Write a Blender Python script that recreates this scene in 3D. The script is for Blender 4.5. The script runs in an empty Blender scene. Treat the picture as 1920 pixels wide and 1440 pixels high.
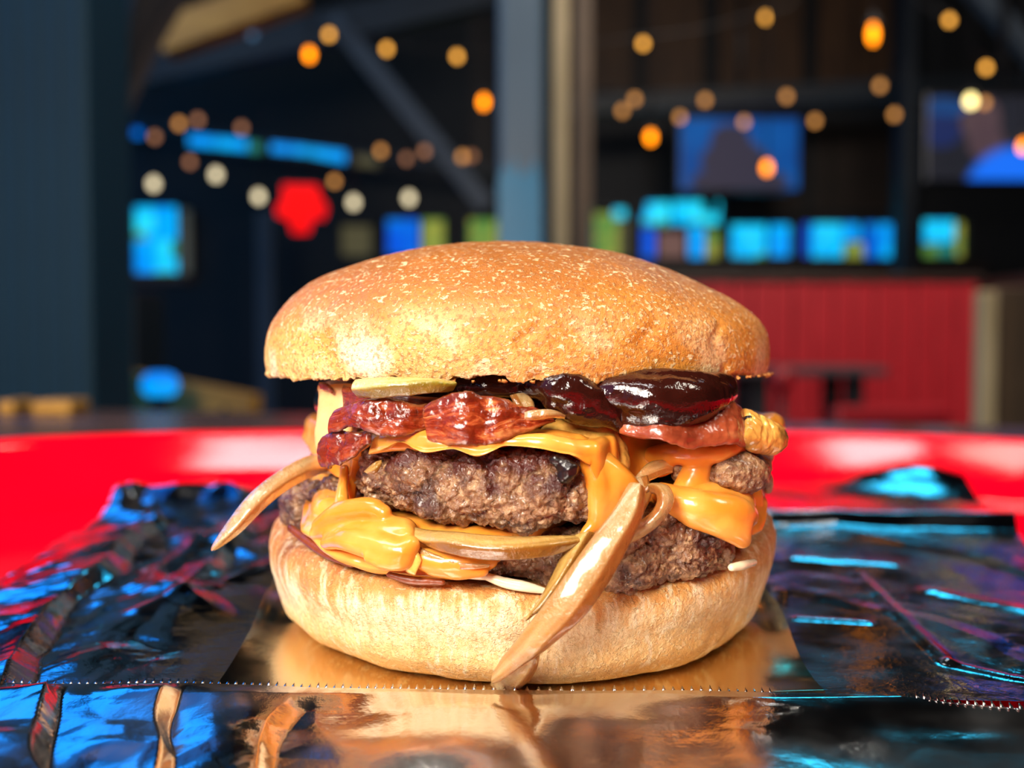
import bpy, bmesh, math, random
import numpy as np
from mathutils import Vector, noise as mnoise

random.seed(7)
sc = bpy.context.scene
COL = sc.collection
ZF = 0.762                  # height of the foil the burger sits on
CH = 0.0627                 # camera height above the foil
PITCH = math.atan(80 / 2000)
CAM = np.array([0.0, 0.0, ZF + CH])

# ---------------------------------------------------------------- camera
cd = bpy.data.cameras.new('camera')
cam = bpy.data.objects.new('camera', cd)
COL.objects.link(cam)
cam.location = CAM
cam.rotation_euler = (math.pi / 2 - PITCH, 0, 0)
cd.sensor_width = 36
cd.lens = 37.5
cd.clip_start = 0.005
cd.clip_end = 200
cd.dof.use_dof = True
cd.dof.focus_distance = 0.186
cd.dof.aperture_fstop = 11.0
sc.camera = cam

# ---------------------------------------------------------------- world, lights, exposure
w = bpy.data.worlds.new('world')
sc.world = w
w.use_nodes = True
wn = w.node_tree
wn.nodes.clear()
wo = wn.nodes.new('ShaderNodeOutputWorld')
wb = wn.nodes.new('ShaderNodeBackground')
wr = wn.nodes.new('ShaderNodeValToRGB')
wt = wn.nodes.new('ShaderNodeTexCoord')
ws = wn.nodes.new('ShaderNodeSeparateXYZ')
wn.links.new(wt.outputs['Generated'], ws.inputs[0])
wn.links.new(ws.outputs['Z'], wr.inputs[0])
cr = wr.color_ramp
cr.elements[0].position = 0.0
cr.elements[0].color = (0.02, 0.22, 0.40, 1)
cr.elements[1].position = 0.9
cr.elements[1].color = (0.006, 0.12, 0.62, 1)
e = cr.elements.new(0.25)
e.color = (0.01, 0.26, 0.75, 1)
wn.links.new(wr.outputs[0], wb.inputs[0])
wb.inputs[1].default_value = 0.75
wn.links.new(wb.outputs[0], wo.inputs[0])


def area(name, loc, target, size, size_y, power, color):
    l = bpy.data.lights.new(name, 'AREA')
    l.shape = 'RECTANGLE'
    l.size = size
    l.size_y = size_y
    l.energy = power
    l.color = color
    o = bpy.data.objects.new(name, l)
    COL.objects.link(o)
    o.location = loc
    o.rotation_euler = (Vector(target) - Vector(loc)).to_track_quat('-Z', 'Y').to_euler()
    return o


BT = (0, 0.235, ZF + 0.04)
area('daylight_opening', (-0.42, -0.62, ZF + 0.58), BT, 0.36, 0.40, 26, (1.0, 0.91, 0.79))
area('daylight_right', (0.74, 0.0, ZF + 1.05), BT, 0.3, 0.3, 5, (1.0, 0.90, 0.76))
area('daylight_above', (-0.55, 0.04, ZF + 1.1), BT, 0.36, 0.5, 8, (1.0, 0.90, 0.76))
area('skylight_window', (-0.10, -0.09, ZF + 1.1), (-0.10, -0.09, ZF), 0.18, 0.20, 2.2, (1.0, 0.97, 0.98))
area('sky_opening_left', (-1.5, 1.4, ZF + 1.05), (-0.05, 0.25, ZF), 1.5, 0.7, 6.5, (0.01, 0.26, 1.0))
area('foil_cyan_fill', (0.75, 2.2, ZF + 1.25), (0.05, 0.25, ZF), 0.5, 0.16, 1.8, (0.04, 0.62, 1.0))  # added cyan light, aimed to put cyan glints on the foil
area('room_light_booth', (1.4, 2.9, 2.75), (2.0, 4.9, 0.9), 1.2, 0.8, 60, (1.0, 0.86, 0.72))
area('room_light_left', (-2.2, 3.2, 2.9), (-1.6, 5.5, 1.2), 1.2, 0.8, 12, (0.7, 0.85, 1.0))
area('room_light_posts', (0.3, 1.6, 2.6), (0.25, 3.2, 1.3), 0.5, 0.4, 12, (0.95, 0.92, 0.85))

vs = sc.view_settings
vs.view_transform = 'Standard'
vs.look = 'None'
vs.gamma = 1
vs.exposure = 0.0
vs.use_curve_mapping = False
try:
    sc.cycles.use_denoising = True
    sc.cycles.max_bounces = 8
    sc.cycles.transmission_bounces = 6
    sc.cycles.sample_clamp_indirect = 6
except Exception:
    pass


# ---------------------------------------------------------------- helpers
def P(px, py, d):
    """world point that lies at forward distance d (world Y) and is seen at pixel (px,py)"""
    u = (px - 960) / 2000.0
    v = (720 - py) / 2000.0
    dx = u
    dy = math.cos(PITCH) + v * math.sin(PITCH)
    dz = -math.sin(PITCH) + v * math.cos(PITCH)
    return CAM + np.array([dx, dy, dz]) * (d / dy)


def hsh(ix, iy, iz, seed):
    h = (ix * 374761393 + iy * 668265263 + iz * 2147483647 + seed * 1274126177) & 0xFFFFFFFF
    h = ((h ^ (h >> 13)) * 1274126177) & 0xFFFFFFFF
    h = h ^ (h >> 16)
    h = (h * 2246822519) & 0xFFFFFFFF
    return (h ^ (h >> 15)).astype(np.float64) / 4294967296.0


def vnoise(p, seed=0):
    """value noise -1..1 on (...,3)"""
    f = np.floor(p)
    i = f.astype(np.int64)
    t = p - f
    t = t * t * t * (t * (t * 6 - 15) + 10)
    r = 0
    for a in (0, 1):
        for b in (0, 1):
            for c in (0, 1):
                wgt = (t[..., 0] if a else 1 - t[..., 0]) * (t[..., 1] if b else 1 - t[..., 1]) * (t[..., 2] if c else 1 - t[..., 2])
                r = r + wgt * hsh(i[..., 0] + a, i[..., 1] + b, i[..., 2] + c, seed)
    return r * 2 - 1


def fbm(p, octv=4, seed=0, gain=0.5):
    r, a, s = 0, 1.0, 0
    for k in range(octv):
        r = r + a * vnoise(p * (2.03 ** k) + 7.7 * k, seed + k)
        s += a
        a *= gain
    return r / s


def worley(p, seed=0):
    i = np.floor(p).astype(np.int64)
    f1 = np.full(p.shape[:-1], 9.0)
    f2 = np.full(p.shape[:-1], 9.0)
    idv = np.zeros(p.shape[:-1])
    for a in (-1, 0, 1):
        for b in (-1, 0, 1):
            for c in (-1, 0, 1):
                x, y, z = i[..., 0] + a, i[..., 1] + b, i[..., 2] + c
                q = np.stack([x + hsh(x, y, z, seed), y + hsh(x, y, z, seed + 1), z + hsh(x, y, z, seed + 2)], -1)
                d = np.sqrt(((q - p) ** 2).sum(-1))
                cl = d < f1
                f2 = np.where(cl, f1, np.minimum(f2, d))
                idv = np.where(cl, hsh(x, y, z, seed + 3), idv)
                f1 = np.where(cl, d, f1)
    return f1, f2, idv


def facet(x, y, seed=0):
    """piecewise linear noise on a warped triangle lattice: creased like crumpled foil"""
    s = (x + y) * 0.366
    a, b = x + s, y + s
    i, j = np.floor(a).astype(np.int64), np.floor(b).astype(np.int64)
    fa, fb = a - i, b - j
    z0 = np.zeros_like(i)
    h00 = hsh(i, j, z0, seed)
    h11 = hsh(i + 1, j + 1, z0, seed)
    h10 = hsh(i + 1, j, z0, seed)
    h01 = hsh(i, j + 1, z0, seed)
    r = np.where(fa > fb, h00 + (h10 - h00) * fa + (h11 - h10) * fb, h00 + (h01 - h00) * fb + (h11 - h01) * fa)
    return r * 2 - 1


def sstep(a, b, x):
    t = np.clip((x - a) / (b - a), 0, 1)
    return t * t * (3 - 2 * t)


def world_loc(o):
    v = Vector((0, 0, 0))
    while o:
        v = v + o.location
        o = o.parent
    return v


def thing(name, label, cat, loc=(0, 0, 0), group=None, kind=None):
    o = bpy.data.objects.new(name, None)
    COL.objects.link(o)
    o.location = Vector([float(c) for c in loc])
    o.empty_display_size = 0.01
    tag(o, label, cat, group, kind)
    return o


def tag(o, label=None, cat=None, group=None, kind=None):
    if label:
        o['label'] = label
    if cat:
        o['category'] = cat
    if group:
        o['group'] = group
    if kind:
        o['kind'] = kind
    return o


def link(name, me, mat, parent=None, origin=None, smooth=True):
    """me is in world coordinates; moved to its parent's (or its own) origin"""
    o = bpy.data.objects.new(name, me)
    COL.objects.link(o)
    if parent is not None:
        o.parent = parent
        off = world_loc(parent)
    else:
        off = Vector([float(c) for c in origin]) if origin is not None else Vector((0, 0, 0))
        o.location = off
    n = len(me.vertices)
    co = np.empty(n * 3, dtype=np.float32)
    me.vertices.foreach_get('co', co)
    co = co.reshape(-1, 3) - np.array(off, dtype=np.float32)
    me.vertices.foreach_set('co', co.ravel())
    if smooth:
        me.polygons.foreach_set('use_smooth', [True] * len(me.polygons))
    me.materials.clear()
    if mat is not None:
        me.materials.append(mat)
    me.update()
    return o


def grid(name, V, mat, parent=None, cu=False, cv=False, origin=None, weld=False, smooth=True, flip=False):
    nu, nv = V.shape[:2]
    idx = np.arange(nu * nv).reshape(nu, nv)
    a = idx
    if cu:
        a = np.concatenate([a, a[:1]], 0)
    if cv:
        a = np.concatenate([a, a[:, :1]], 1)
    q = np.stack([a[:-1, :-1], a[1:, :-1], a[1:, 1:], a[:-1, 1:]], -1).reshape(-1, 4)
    if flip:
        q = q[:, ::-1]
    me = bpy.data.meshes.new(name)
    me.vertices.add(nu * nv)
    me.vertices.foreach_set('co', V.reshape(-1).astype(np.float32))
    me.loops.add(q.size)
    me.loops.foreach_set('vertex_index', q.reshape(-1).astype(np.int32))
    me.polygons.add(len(q))
    me.polygons.foreach_set('loop_start', (np.arange(len(q)) * 4).astype(np.int32))
    me.polygons.foreach_set('loop_total', np.full(len(q), 4, dtype=np.int32))
    # uv: u along first axis, v along second
    gu = (np.arange(a.shape[0]) / max(1, a.shape[0] - 1))[:, None] + np.zeros(a.shape)
    gv = (np.arange(a.shape[1]) / max(1, a.shape[1] - 1))[None, :] + np.zeros(a.shape)
    g = np.stack([gu, gv], -1)
    uvq = np.stack([g[:-1, :-1], g[1:, :-1], g[1:, 1:], g[:-1, 1:]], 2).reshape(-1, 4, 2)
    if flip:
        uvq = uvq[:, ::-1]
    uvl = me.uv_layers.new(name='UVMap')
    uvl.data.foreach_set('uv', uvq.reshape(-1).astype(np.float32))
    me.update(calc_edges=True)
    if weld:
        bm = bmesh.new()
        bm.from_mesh(me)
        bmesh.ops.remove_doubles(bm, verts=bm.verts, dist=2e-6)
        bm.to_mesh(me)
        bm.free()
    return link(name, me, mat, parent, origin, smooth)


def gnormals(V, cu=False, cv=False):
    du = (np.roll(V, -1, 0) - np.roll(V, 1, 0))
    dv = (np.roll(V, -1, 1) - np.roll(V, 1, 1))
    if not cu:
        du[0] = V[1] - V[0]
        du[-1] = V[-1] - V[-2]
    if not cv:
        dv[:, 0] = V[:, 1] - V[:, 0]
        dv[:, -1] = V[:, -1] - V[:, -2]
    n = np.cross(du, dv)
    l = np.linalg.norm(n, axis=-1, keepdims=True)
    return n / np.maximum(l, 1e-12)


def crom(pts, n):
    """Catmull-Rom resample of control points to n points"""
    p = np.array(pts, dtype=float)
    m = len(p)
    q = np.concatenate([[2 * p[0] - p[1]], p, [2 * p[-1] - p[-2]]], 0)
    t = np.linspace(0, m - 1 - 1e-9, n)
    i = np.floor(t).astype(int)
    f = (t - i)[:, None]
    a, b, c, d = q[i], q[i + 1], q[i + 2], q[i + 3]
    return 0.5 * ((2 * b) + (-a + c) * f + (2 * a - 5 * b + 4 * c - d) * f ** 2 + (-a + 3 * b - 3 * c + d) * f ** 3)


def per(ctrl, deg):
    """smooth periodic interpolation of (deg, value) control points"""
    c = sorted(ctrl)
    x = np.array([c[-1][0] - 360] + [k[0] for k in c] + [c[0][0] + 360], dtype=float)
    y = np.array([c[-1][1]] + [k[1] for k in c] + [c[0][1]], dtype=float)
    j = np.clip(np.searchsorted(x, deg) - 1, 0, len(x) - 2)
    t = (deg - x[j]) / (x[j + 1] - x[j])
    t = t * t * (3 - 2 * t)
    return y[j] + (y[j + 1] - y[j]) * t


def ribbon(name, A, B, thick, mat, parent, nu=120, nv=22, amp=0.0003, fr=160, bulge=0.0, seed=0, rag=0.0, fine=0.0, frow=0.0, px=True, wave=0.0, flat=False):
    """a strip with real thickness between two edges given as (px,py,d) control points"""
    if px:
        A = [P(*a) for a in A]
        B = [P(*b) for b in B]
    a, b = crom(A, nu), crom(B, nu)
    v = np.linspace(0, 1, nv)[None, :, None]
    if rag:
        wv = (b - a)
        ra = fbm(a * 420, 3, seed + 5)[:, None] * rag
        rb = fbm(b * 420 + 9, 3, seed + 6)[:, None] * rag
        a, b = a + wv * ra, b + wv * rb
    S = a[:, None] * (1 - v) + b[:, None] * v
    N = gnormals(S)
    if (N[..., 1].mean()) > 0:
        N = -N
    S = S + N * (bulge * 4 * v * (1 - v))
    S = S + N * (amp * fbm(S * fr, 3, seed))[..., None]
    if flat:
        S = S + N * (0.0011 * np.minimum(v / 0.66, (1 - v) / 0.34))
    if frow:
        S = S + N * (frow * np.sin(v * 34 + 3 * fbm(S * 90, 2, seed + 8)[..., None]))
    if wave:
        uu = np.linspace(0, 1, nu)[:, None]
        S = S + N * (wave * np.sin(uu * 19 + 2.0 * v[..., 0] + 2 * fbm(S * 60, 2, seed + 12)))[..., None]
        S[..., 2] += wave * 0.5 * np.sin(uu * 13 + seed)
    N = gnormals(S)
    if (N[..., 1].mean()) > 0:
        N = -N
    u = np.linspace(0, 1, nu)[:, None, None]
    tv = np.power(np.clip(1 - (2 * v - 1) ** (10 if flat else 4), 0, 1), 0.5)
    tu = np.power(np.clip(1 - (2 * u - 1) ** 16, 0, 1), 0.5)
    T = thick * 0.5 * tv * tu
    F = S + N * T
    if fine:
        F = F + N * (fine * fbm(F * 700, 3, seed + 3))[..., None] * tv * tu
    Bk = (S - N * T)[:, ::-1]
    V = np.concatenate([F, Bk[:, 1:-1]], 1)
    # cap ends by collapsing
    o = grid(name, V, mat, parent, cv=True)
    return o


def remeshed(name, bm, mat, parent, voxel, smooth=6, disp=0.0, fr=200, seed=0, origin=None):
    me = bpy.data.meshes.new('tmp')
    bm.to_mesh(me)
    bm.free()
    o = bpy.data.objects.new('tmp', me)
    COL.objects.link(o)
    m = o.modifiers.new('r', 'REMESH')
    m.mode = 'VOXEL'
    m.voxel_size = voxel
    s = o.modifiers.new('s', 'SMOOTH')
    s.factor = 0.5
    s.iterations = smooth
    dg = bpy.context.evaluated_depsgraph_get()
    me2 = bpy.data.meshes.new_from_object(o.evaluated_get(dg))
    bpy.data.objects.remove(o)
    bpy.data.meshes.remove(me)
    me2.name = name
    if disp:
        n = len(me2.vertices)
        co = np.empty(n * 3)
        no = np.empty(n * 3)
        me2.vertices.foreach_get('co', co)
        me2.vertices.foreach_get('normal', no)
        co, no = co.reshape(-1, 3), no.reshape(-1, 3)
        co = co + no * (disp * fbm(co * fr, 3, seed))[:, None]
        me2.vertices.foreach_set('co', co.ravel())
    return link(name, me2, mat, parent, origin)


def blob(name, chains, mat, parent, voxel=0.0006, smooth=6, flat=(1, 1, 1), disp=0.0, fr=200, seed=0, px=True):
    """melted shape: chains of spheres (px,py,d,r) fused into one surface"""
    bm = bmesh.new()
    for ch in chains:
        pts = [np.append(P(c[0], c[1], c[2]) if px else np.array(c[:3]), c[3]) for c in ch]
        if len(pts) == 1:
            rs = np.array(pts)
        else:
            ln = sum(np.linalg.norm(pts[i + 1][:3] - pts[i][:3]) for i in range(len(pts) - 1))
            rm = min(p[3] for p in pts)
            rs = crom(pts, max(3, int(ln / (rm * 0.35)) + 2))
        for r in rs:
            g = bmesh.ops.create_icosphere(bm, subdivisions=2, radius=1)
            for vv in g['verts']:
                vv.co = Vector((vv.co.x * r[3] * flat[0] + r[0], vv.co.y * r[3] * flat[1] + r[1], vv.co.z * r[3] * flat[2] + r[2]))
    return remeshed(name, bm, mat, parent, voxel, smooth, disp, fr, seed)


def box_bm(bm, lo, hi, bev=0.0):
    g = bmesh.ops.create_cube(bm, size=1)
    lo, hi = np.minimum(lo, hi), np.maximum(lo, hi)
    for v in g['verts']:
        v.co = Vector(((v.co.x + .5) * (hi[0] - lo[0]) + lo[0], (v.co.y + .5) * (hi[1] - lo[1]) + lo[1], (v.co.z + .5) * (hi[2] - lo[2]) + lo[2]))
    if bev:
        es = list({e for v in g['verts'] for e in v.link_edges})
        bmesh.ops.bevel(bm, geom=es, offset=bev, segments=2, affect='EDGES', profile=0.5)


def box(name, lo, hi, mat, parent=None, bev=0.0, origin=None, smooth=False):
    bm = bmesh.new()
    box_bm(bm, np.array(lo, dtype=float), np.array(hi, dtype=float), bev)
    me = bpy.data.meshes.new(name)
    bm.to_mesh(me)
    bm.free()
    if parent is None and origin is None:
        origin = ((lo[0] + hi[0]) / 2, (lo[1] + hi[1]) / 2, min(lo[2], hi[2]))
    return link(name, me, mat, parent, origin, smooth)


def prism(name, pts, depth_vec, mat, parent=None, bev=0.0, origin=None):
    """closed outline of world points pushed back along depth_vec"""
    bm = bmesh.new()
    vs_ = [bm.verts.new(p) for p in pts]
    f = bm.faces.new(vs_)
    r = bmesh.ops.extrude_face_region(bm, geom=[f])
    for v in r['geom']:
        if isinstance(v, bmesh.types.BMVert):
            v.co += Vector(depth_vec)
    bmesh.ops.recalc_face_normals(bm, faces=bm.faces)
    if bev:
        bmesh.ops.bevel(bm, geom=list(bm.edges), offset=bev, segments=2, affect='EDGES', profile=0.5)
    me = bpy.data.meshes.new(name)
    bm.to_mesh(me)
    bm.free()
    if parent is None and origin is None:
        origin = np.mean(np.array([list(p) for p in pts]), 0)
    return link(name, me, mat, parent, origin, False)


def tube(name, pts, r, mat, parent=None, seg=8, origin=None, n=None):
    p = crom(pts, n or max(2, len(pts) * 6)) if len(pts) > 2 else np.array(pts, dtype=float)
    t = np.gradient(p, axis=0)
    t /= np.linalg.norm(t, axis=1, keepdims=True)
    up = np.array([0, 0, 1.0]) if abs(t[:, 2]).mean() < 0.8 else np.array([0, 1.0, 0])
    s = np.cross(t, up)
    s /= np.linalg.norm(s, axis=1, keepdims=True)
    q = np.cross(s, t)
    a = np.linspace(0, 2 * math.pi, seg, endpoint=False)
    V = p[:, None] + r * (np.cos(a)[None, :, None] * s[:, None] + np.sin(a)[None, :, None] * q[:, None])
    V = np.concatenate([np.repeat(p[:1, None], seg, 1), V, np.repeat(p[-1:, None], seg, 1)], 0)
    if parent is None and origin is None:
        origin = p[0]
    return grid(name, V, mat, parent, cv=True, origin=origin, weld=True, flip=True)


def lathe(name, c, prof, mat, parent=None, seg=24, origin=None):
    a = np.linspace(0, 2 * math.pi, seg, endpoint=False)
    V = np.array([[[c[0] + r * math.cos(t), c[1] + r * math.sin(t), c[2] + z] for t in a] for r, z in prof])
    if parent is None and origin is None:
        origin = c
    return grid(name, V, mat, parent, cv=True, origin=origin, weld=True)


# ---------------------------------------------------------------- material helper
def srgb(r, g, b):
    f = lambda c: (c / 255 / 12.92) if c / 255 <= 0.04045 else ((c / 255 + 0.055) / 1.055) ** 2.4
    return (f(r), f(g), f(b), 1)


class Mat:
    def __init__(s, name, **kw):
        s.m = bpy.data.materials.new(name)
        s.m.use_nodes = True
        s.nt = s.m.node_tree
        s.b = s.nt.nodes['Principled BSDF']
        s.co = s.nt.nodes.new('ShaderNodeTexCoord')
        for k, v in kw.items():
            s.set(k.replace('_', ' '), v)

    def set(s, k, v):
        i = s.b.inputs[k]
        if hasattr(v, 'is_output') or isinstance(v, bpy.types.NodeSocket):
            s.nt.links.new(v, i)
        else:
            i.default_value = v

    def _in(s, node, k, v):
        if isinstance(v, bpy.types.NodeSocket):
            s.nt.links.new(v, node.inputs[k])
        else:
            node.inputs[k].default_value = v

    def vec(s, scale=(1, 1, 1), src='Object', rot=(0, 0, 0)):
        m = s.nt.nodes.new('ShaderNodeMapping')
        s.nt.links.new(s.co.outputs[src], m.inputs[0])
        m.inputs['Scale'].default_value = scale
        m.inputs['Rotation'].default_value = rot
        return m.outputs[0]

    def noise(s, scale, detail=3, rough=0.5, vec=None, dist=0.0):
        n = s.nt.nodes.new('ShaderNodeTexNoise')
        s.nt.links.new(vec if vec is not None else s.co.outputs['Object'], n.inputs['Vector'])
        n.inputs['Scale'].default_value = scale
        n.inputs['Detail'].default_value = detail
        n.inputs['Roughness'].default_value = rough
        n.inputs['Distortion'].default_value = dist
        return n.outputs[0]

    def voro(s, scale, feature='F1', vec=None, out=0):
        n = s.nt.nodes.new('ShaderNodeTexVoronoi')
        n.feature = feature
        s.nt.links.new(vec if vec is not None else s.co.outputs['Object'], n.inputs['Vector'])
        n.inputs['Scale'].default_value = scale
        return n.outputs[out]

    def sep(s, src='Object', axis=2):
        n = s.nt.nodes.new('ShaderNodeSeparateXYZ')
        s.nt.links.new(s.co.outputs[src] if isinstance(src, str) else src, n.inputs[0])
        return n.outputs[axis]

    def ramp(s, fac, stops, const=False):
        n = s.nt.nodes.new('ShaderNodeValToRGB')
        s.nt.links.new(fac, n.inputs[0])
        r = n.color_ramp
        if const:
            r.interpolation = 'CONSTANT'
        for i, (p, c) in enumerate(stops):
            if not hasattr(c, '__len__'):
                c = (c, c, c, 1)
            el = r.elements[i] if i < 2 else r.elements.new(p)
            el.position = p
            el.color = c
        return n.outputs[0]

    def math(s, op, a, b=0.0, c=None, clamp=False):
        n = s.nt.nodes.new('ShaderNodeMath')
        n.operation = op
        n.use_clamp = clamp
        s._in(n, 0, a)
        s._in(n, 1, b)
        if c is not None:
            s._in(n, 2, c)
        return n.outputs[0]

    def mix(s, fac, a, b, mode='MIX'):
        n = s.nt.nodes.new('ShaderNodeMix')
        n.data_type = 'RGBA'
        n.blend_type = mode
        s._in(n, 0, fac)
        s._in(n, 6, a)
        s._in(n, 7, b)
        return n.outputs[2]

    def rng(s, v, a, b, c=0.0, d=1.0):
        n = s.nt.nodes.new('ShaderNodeMapRange')
        n.interpolation_type = 'SMOOTHSTEP'
        s._in(n, 0, v)
        for i, x in enumerate((a, b, c, d)):
            n.inputs[i + 1].default_value = x
        return n.outputs[0]

    def bump(s, h, strength, dist, normal=None):
        n = s.nt.nodes.new('ShaderNodeBump')
        n.inputs['Strength'].default_value = strength
        n.inputs['Distance'].default_value = dist
        s.nt.links.new(h, n.inputs['Height'])
        if normal is not None:
            s.nt.links.new(normal, n.inputs['Normal'])
        return n.outputs[0]


def plain(name, col, rough=0.5, metal=0.0, bscale=60, vary=0.12, bump=0.15, bd=0.002, **kw):
    m = Mat(name, Roughness=rough, Metallic=metal, **kw)
    n = m.noise(bscale, 4)
    c2 = tuple(c * (1 - vary) for c in col[:3]) + (1,)
    c3 = tuple(min(1, c * (1 + vary)) for c in col[:3]) + (1,)
    m.set('Base Color', m.mix(n, c2, c3))
    if bump:
        m.set('Normal', m.bump(n, bump, bd))
    return m.m


def glow(name, col, strength, build=None):
    m = Mat(name, Roughness=0.4)
    m.set('Base Color', (0.02, 0.02, 0.02, 1))
    c = build(m) if build else m.mix(m.noise(3, 2), tuple(x * 0.85 for x in col[:3]) + (1,), tuple(col[:3]) + (1,))
    m.set('Emission Color', c)
    m.set('Emission Strength', strength)
    m.set('Specular IOR Level', 0.08)
    return m.m


# ---------------------------------------------------------------- materials: food
def crust_mat(name, top):
    m = Mat(name, Roughness=0.42)
    z = m.sep('Object', 2)
    big = m.noise(45, 4, 0.6)
    mid = m.noise(150, 4, 0.6)
    if top:
        # object space: z from the burger's base
        h = m.math('ADD', z, m.math('MULTIPLY', m.math('SUBTRACT', big, 0.5), 0.022))
        base = m.ramp(m.rng(h, 0.055, 0.084), [(0.0, srgb(240, 200, 124)), (1.0, srgb(160, 92, 28)), (0.14, srgb(228, 174, 88)), (0.32, srgb(202, 130, 46)), (0.62, srgb(178, 106, 32))])
        xg = m.rng(m.sep('Object', 0), -0.06, 0.03)
        base = m.mix(m.math('MULTIPLY', xg, m.rng(z, 0.075, 0.058)), base, srgb(206, 132, 48))
        pale = m.math('MULTIPLY', m.math('MULTIPLY', m.rng(z, 0.071, 0.058), m.rng(m.noise(70, 4), 0.47, 0.6)), m.rng(m.sep('Object', 0), 0.02, -0.02, 0.35, 1))  # pale crust patches, strengthened on the left to paint in the key light
        base = m.mix(pale, base, srgb(252, 232, 186))
    else:
        st = m.noise(1, 5, 0.6, m.vec((420, 420, 90)))
        h = m.math('ADD', z, m.math('MULTIPLY', m.math('SUBTRACT', st, 0.5), 0.016))
        h = m.math('ADD', h, m.math('MULTIPLY', m.math('SUBTRACT', big, 0.5), 0.012))
        base = m.ramp(m.rng(h, 0.0, 0.026), [(0.0, srgb(206, 150, 84)), (1.0, srgb(168, 86, 30)), (0.2, srgb(240, 204, 142)), (0.45, srgb(250, 230, 184)), (0.62, srgb(250, 228, 180)), (0.8, srgb(220, 152, 78))])
        xg = m.rng(m.sep('Object', 0), -0.005, 0.03)
        base = m.mix(m.math('MULTIPLY', xg, 0.55), base, srgb(206, 144, 68))  # right half browned to paint in the bun's shadow side
        base = m.mix(m.math('MULTIPLY', m.rng(st, 0.50, 0.66), 0.5), base, srgb(206, 142, 72))
        base = m.mix(m.math('MULTIPLY', m.rng(st, 0.48, 0.38), 0.5), base, srgb(255, 240, 206))
        s2 = m.noise(1, 5, 0.7, m.vec((1100, 1100, 420)))
        base = m.mix(m.math('MULTIPLY', m.rng(s2, 0.47, 0.60), 0.55), base, srgb(214, 158, 90))
        base = m.mix(m.math('MULTIPLY', m.rng(m.noise(120, 4, 0.6), 0.50, 0.66), 0.45), base, srgb(210, 148, 76))
    # pale flecks of dried crust
    fl = m.rng(m.noise(1200 if top else 900, 3, 0.6), 0.55, 0.62)
    fl2 = m.rng(m.noise(1, 2, 0.6, m.vec((420, 420, 900))), 0.63, 0.66)
    fleck = m.math('ADD', m.math('MULTIPLY', fl, 0.55), m.math('MULTIPLY', fl2, 0.8), clamp=True)
    c = m.mix(m.math('MULTIPLY', fleck, 0.9 if top else 0.5), base, srgb(250, 222, 170))
    c = m.mix(m.math('MULTIPLY', m.rng(m.noise(1300, 2), 0.5, 0.36), 0.55 if top else 0.12), c, srgb(150, 84, 30))
    m.set('Base Color', c)
    m.set('Subsurface Weight', 0.08)
    m.set('Subsurface Radius', (0.004, 0.002, 0.001))
    m.set('Subsurface Scale', 0.4)
    b1 = m.bump(m.math('ADD', m.noise(1300, 4, 0.7), m.math('MULTIPLY', fleck, 0.6)), 0.9, 0.0004 if top else 0.0006)
    b2 = m.bump(mid, 0.25, 0.001, b1)
    m.set('Normal', b2)
    m.set('Roughness', m.rng(m.noise(300, 3), 0.3, 0.7, 0.33, 0.55))
    return m.m


M_TOP = crust_mat('bun_crust_golden', True)
M_BOT = crust_mat('bun_crust_pale', False)


def patty_mat():
    m = Mat('seared_beef')
    n1 = m.noise(210, 6, 0.75)
    n2 = m.noise(520, 4, 0.6)
    c = m.ramp(n1, [(0.30, srgb(56, 30, 19)), (0.72, srgb(192, 152, 104)), (0.43, srgb(104, 66, 41)), (0.56, srgb(146, 104, 68))])
    c = m.mix(m.rng(n2, 0.5, 0.68), c, srgb(188, 150, 108))
    # seared crust near the rim of each patty (object z: attribute stored per patty)
    at = m.nt.nodes.new('ShaderNodeAttribute')
    at.attribute_name = 'sear'
    sear = m.math('ADD', at.outputs['Fac'], m.math('MULTIPLY', m.math('SUBTRACT', m.noise(230, 4), 0.5), 1.5))
    c = m.mix(m.rng(sear, 0.40, 0.8), c, srgb(80, 32, 20))
    c = m.mix(m.math('MULTIPLY', m.rng(m.noise(90, 3), 0.58, 0.66), 0.8), c, srgb(62, 30, 24))
    m.set('Base Color', c)
    m.set('Roughness', m.rng(m.noise(600, 3), 0.35, 0.65, 0.22, 0.5))
    m.set('Specular IOR Level', 0.65)
    m.set('Coat Weight', 0.35)
    m.set('Coat Roughness', 0.15)
    m.set('Subsurface Weight', 0.05)
    m.set('Subsurface Scale', 0.002)
    m.set('Normal', m.bump(m.math('ADD', m.noise(900, 4, 0.7), m.math('MULTIPLY', m.voro(750), 0.9)), 0.95, 0.0007))
    return m.m


M_PATTY = patty_mat()


def cheese_mat():
    m = Mat('melted_cheese')
    c = m.mix(m.rng(m.noise(110, 3), 0.35, 0.7), srgb(224, 136, 40), srgb(240, 164, 72))
    m.set('Base Color', c)
    m.set('Roughness', 0.24)
    m.set('Coat Weight', 0.4)
    m.set('Coat Roughness', 0.1)
    m.set('Subsurface Weight', 0.25)
    m.set('Subsurface Radius', (0.006, 0.003, 0.001))
    m.set('Subsurface Scale', 0.5)
    m.set('Normal', m.bump(m.noise(260, 3), 0.2, 0.0008))
    return m.m


M_CHEESE = cheese_mat()


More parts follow.
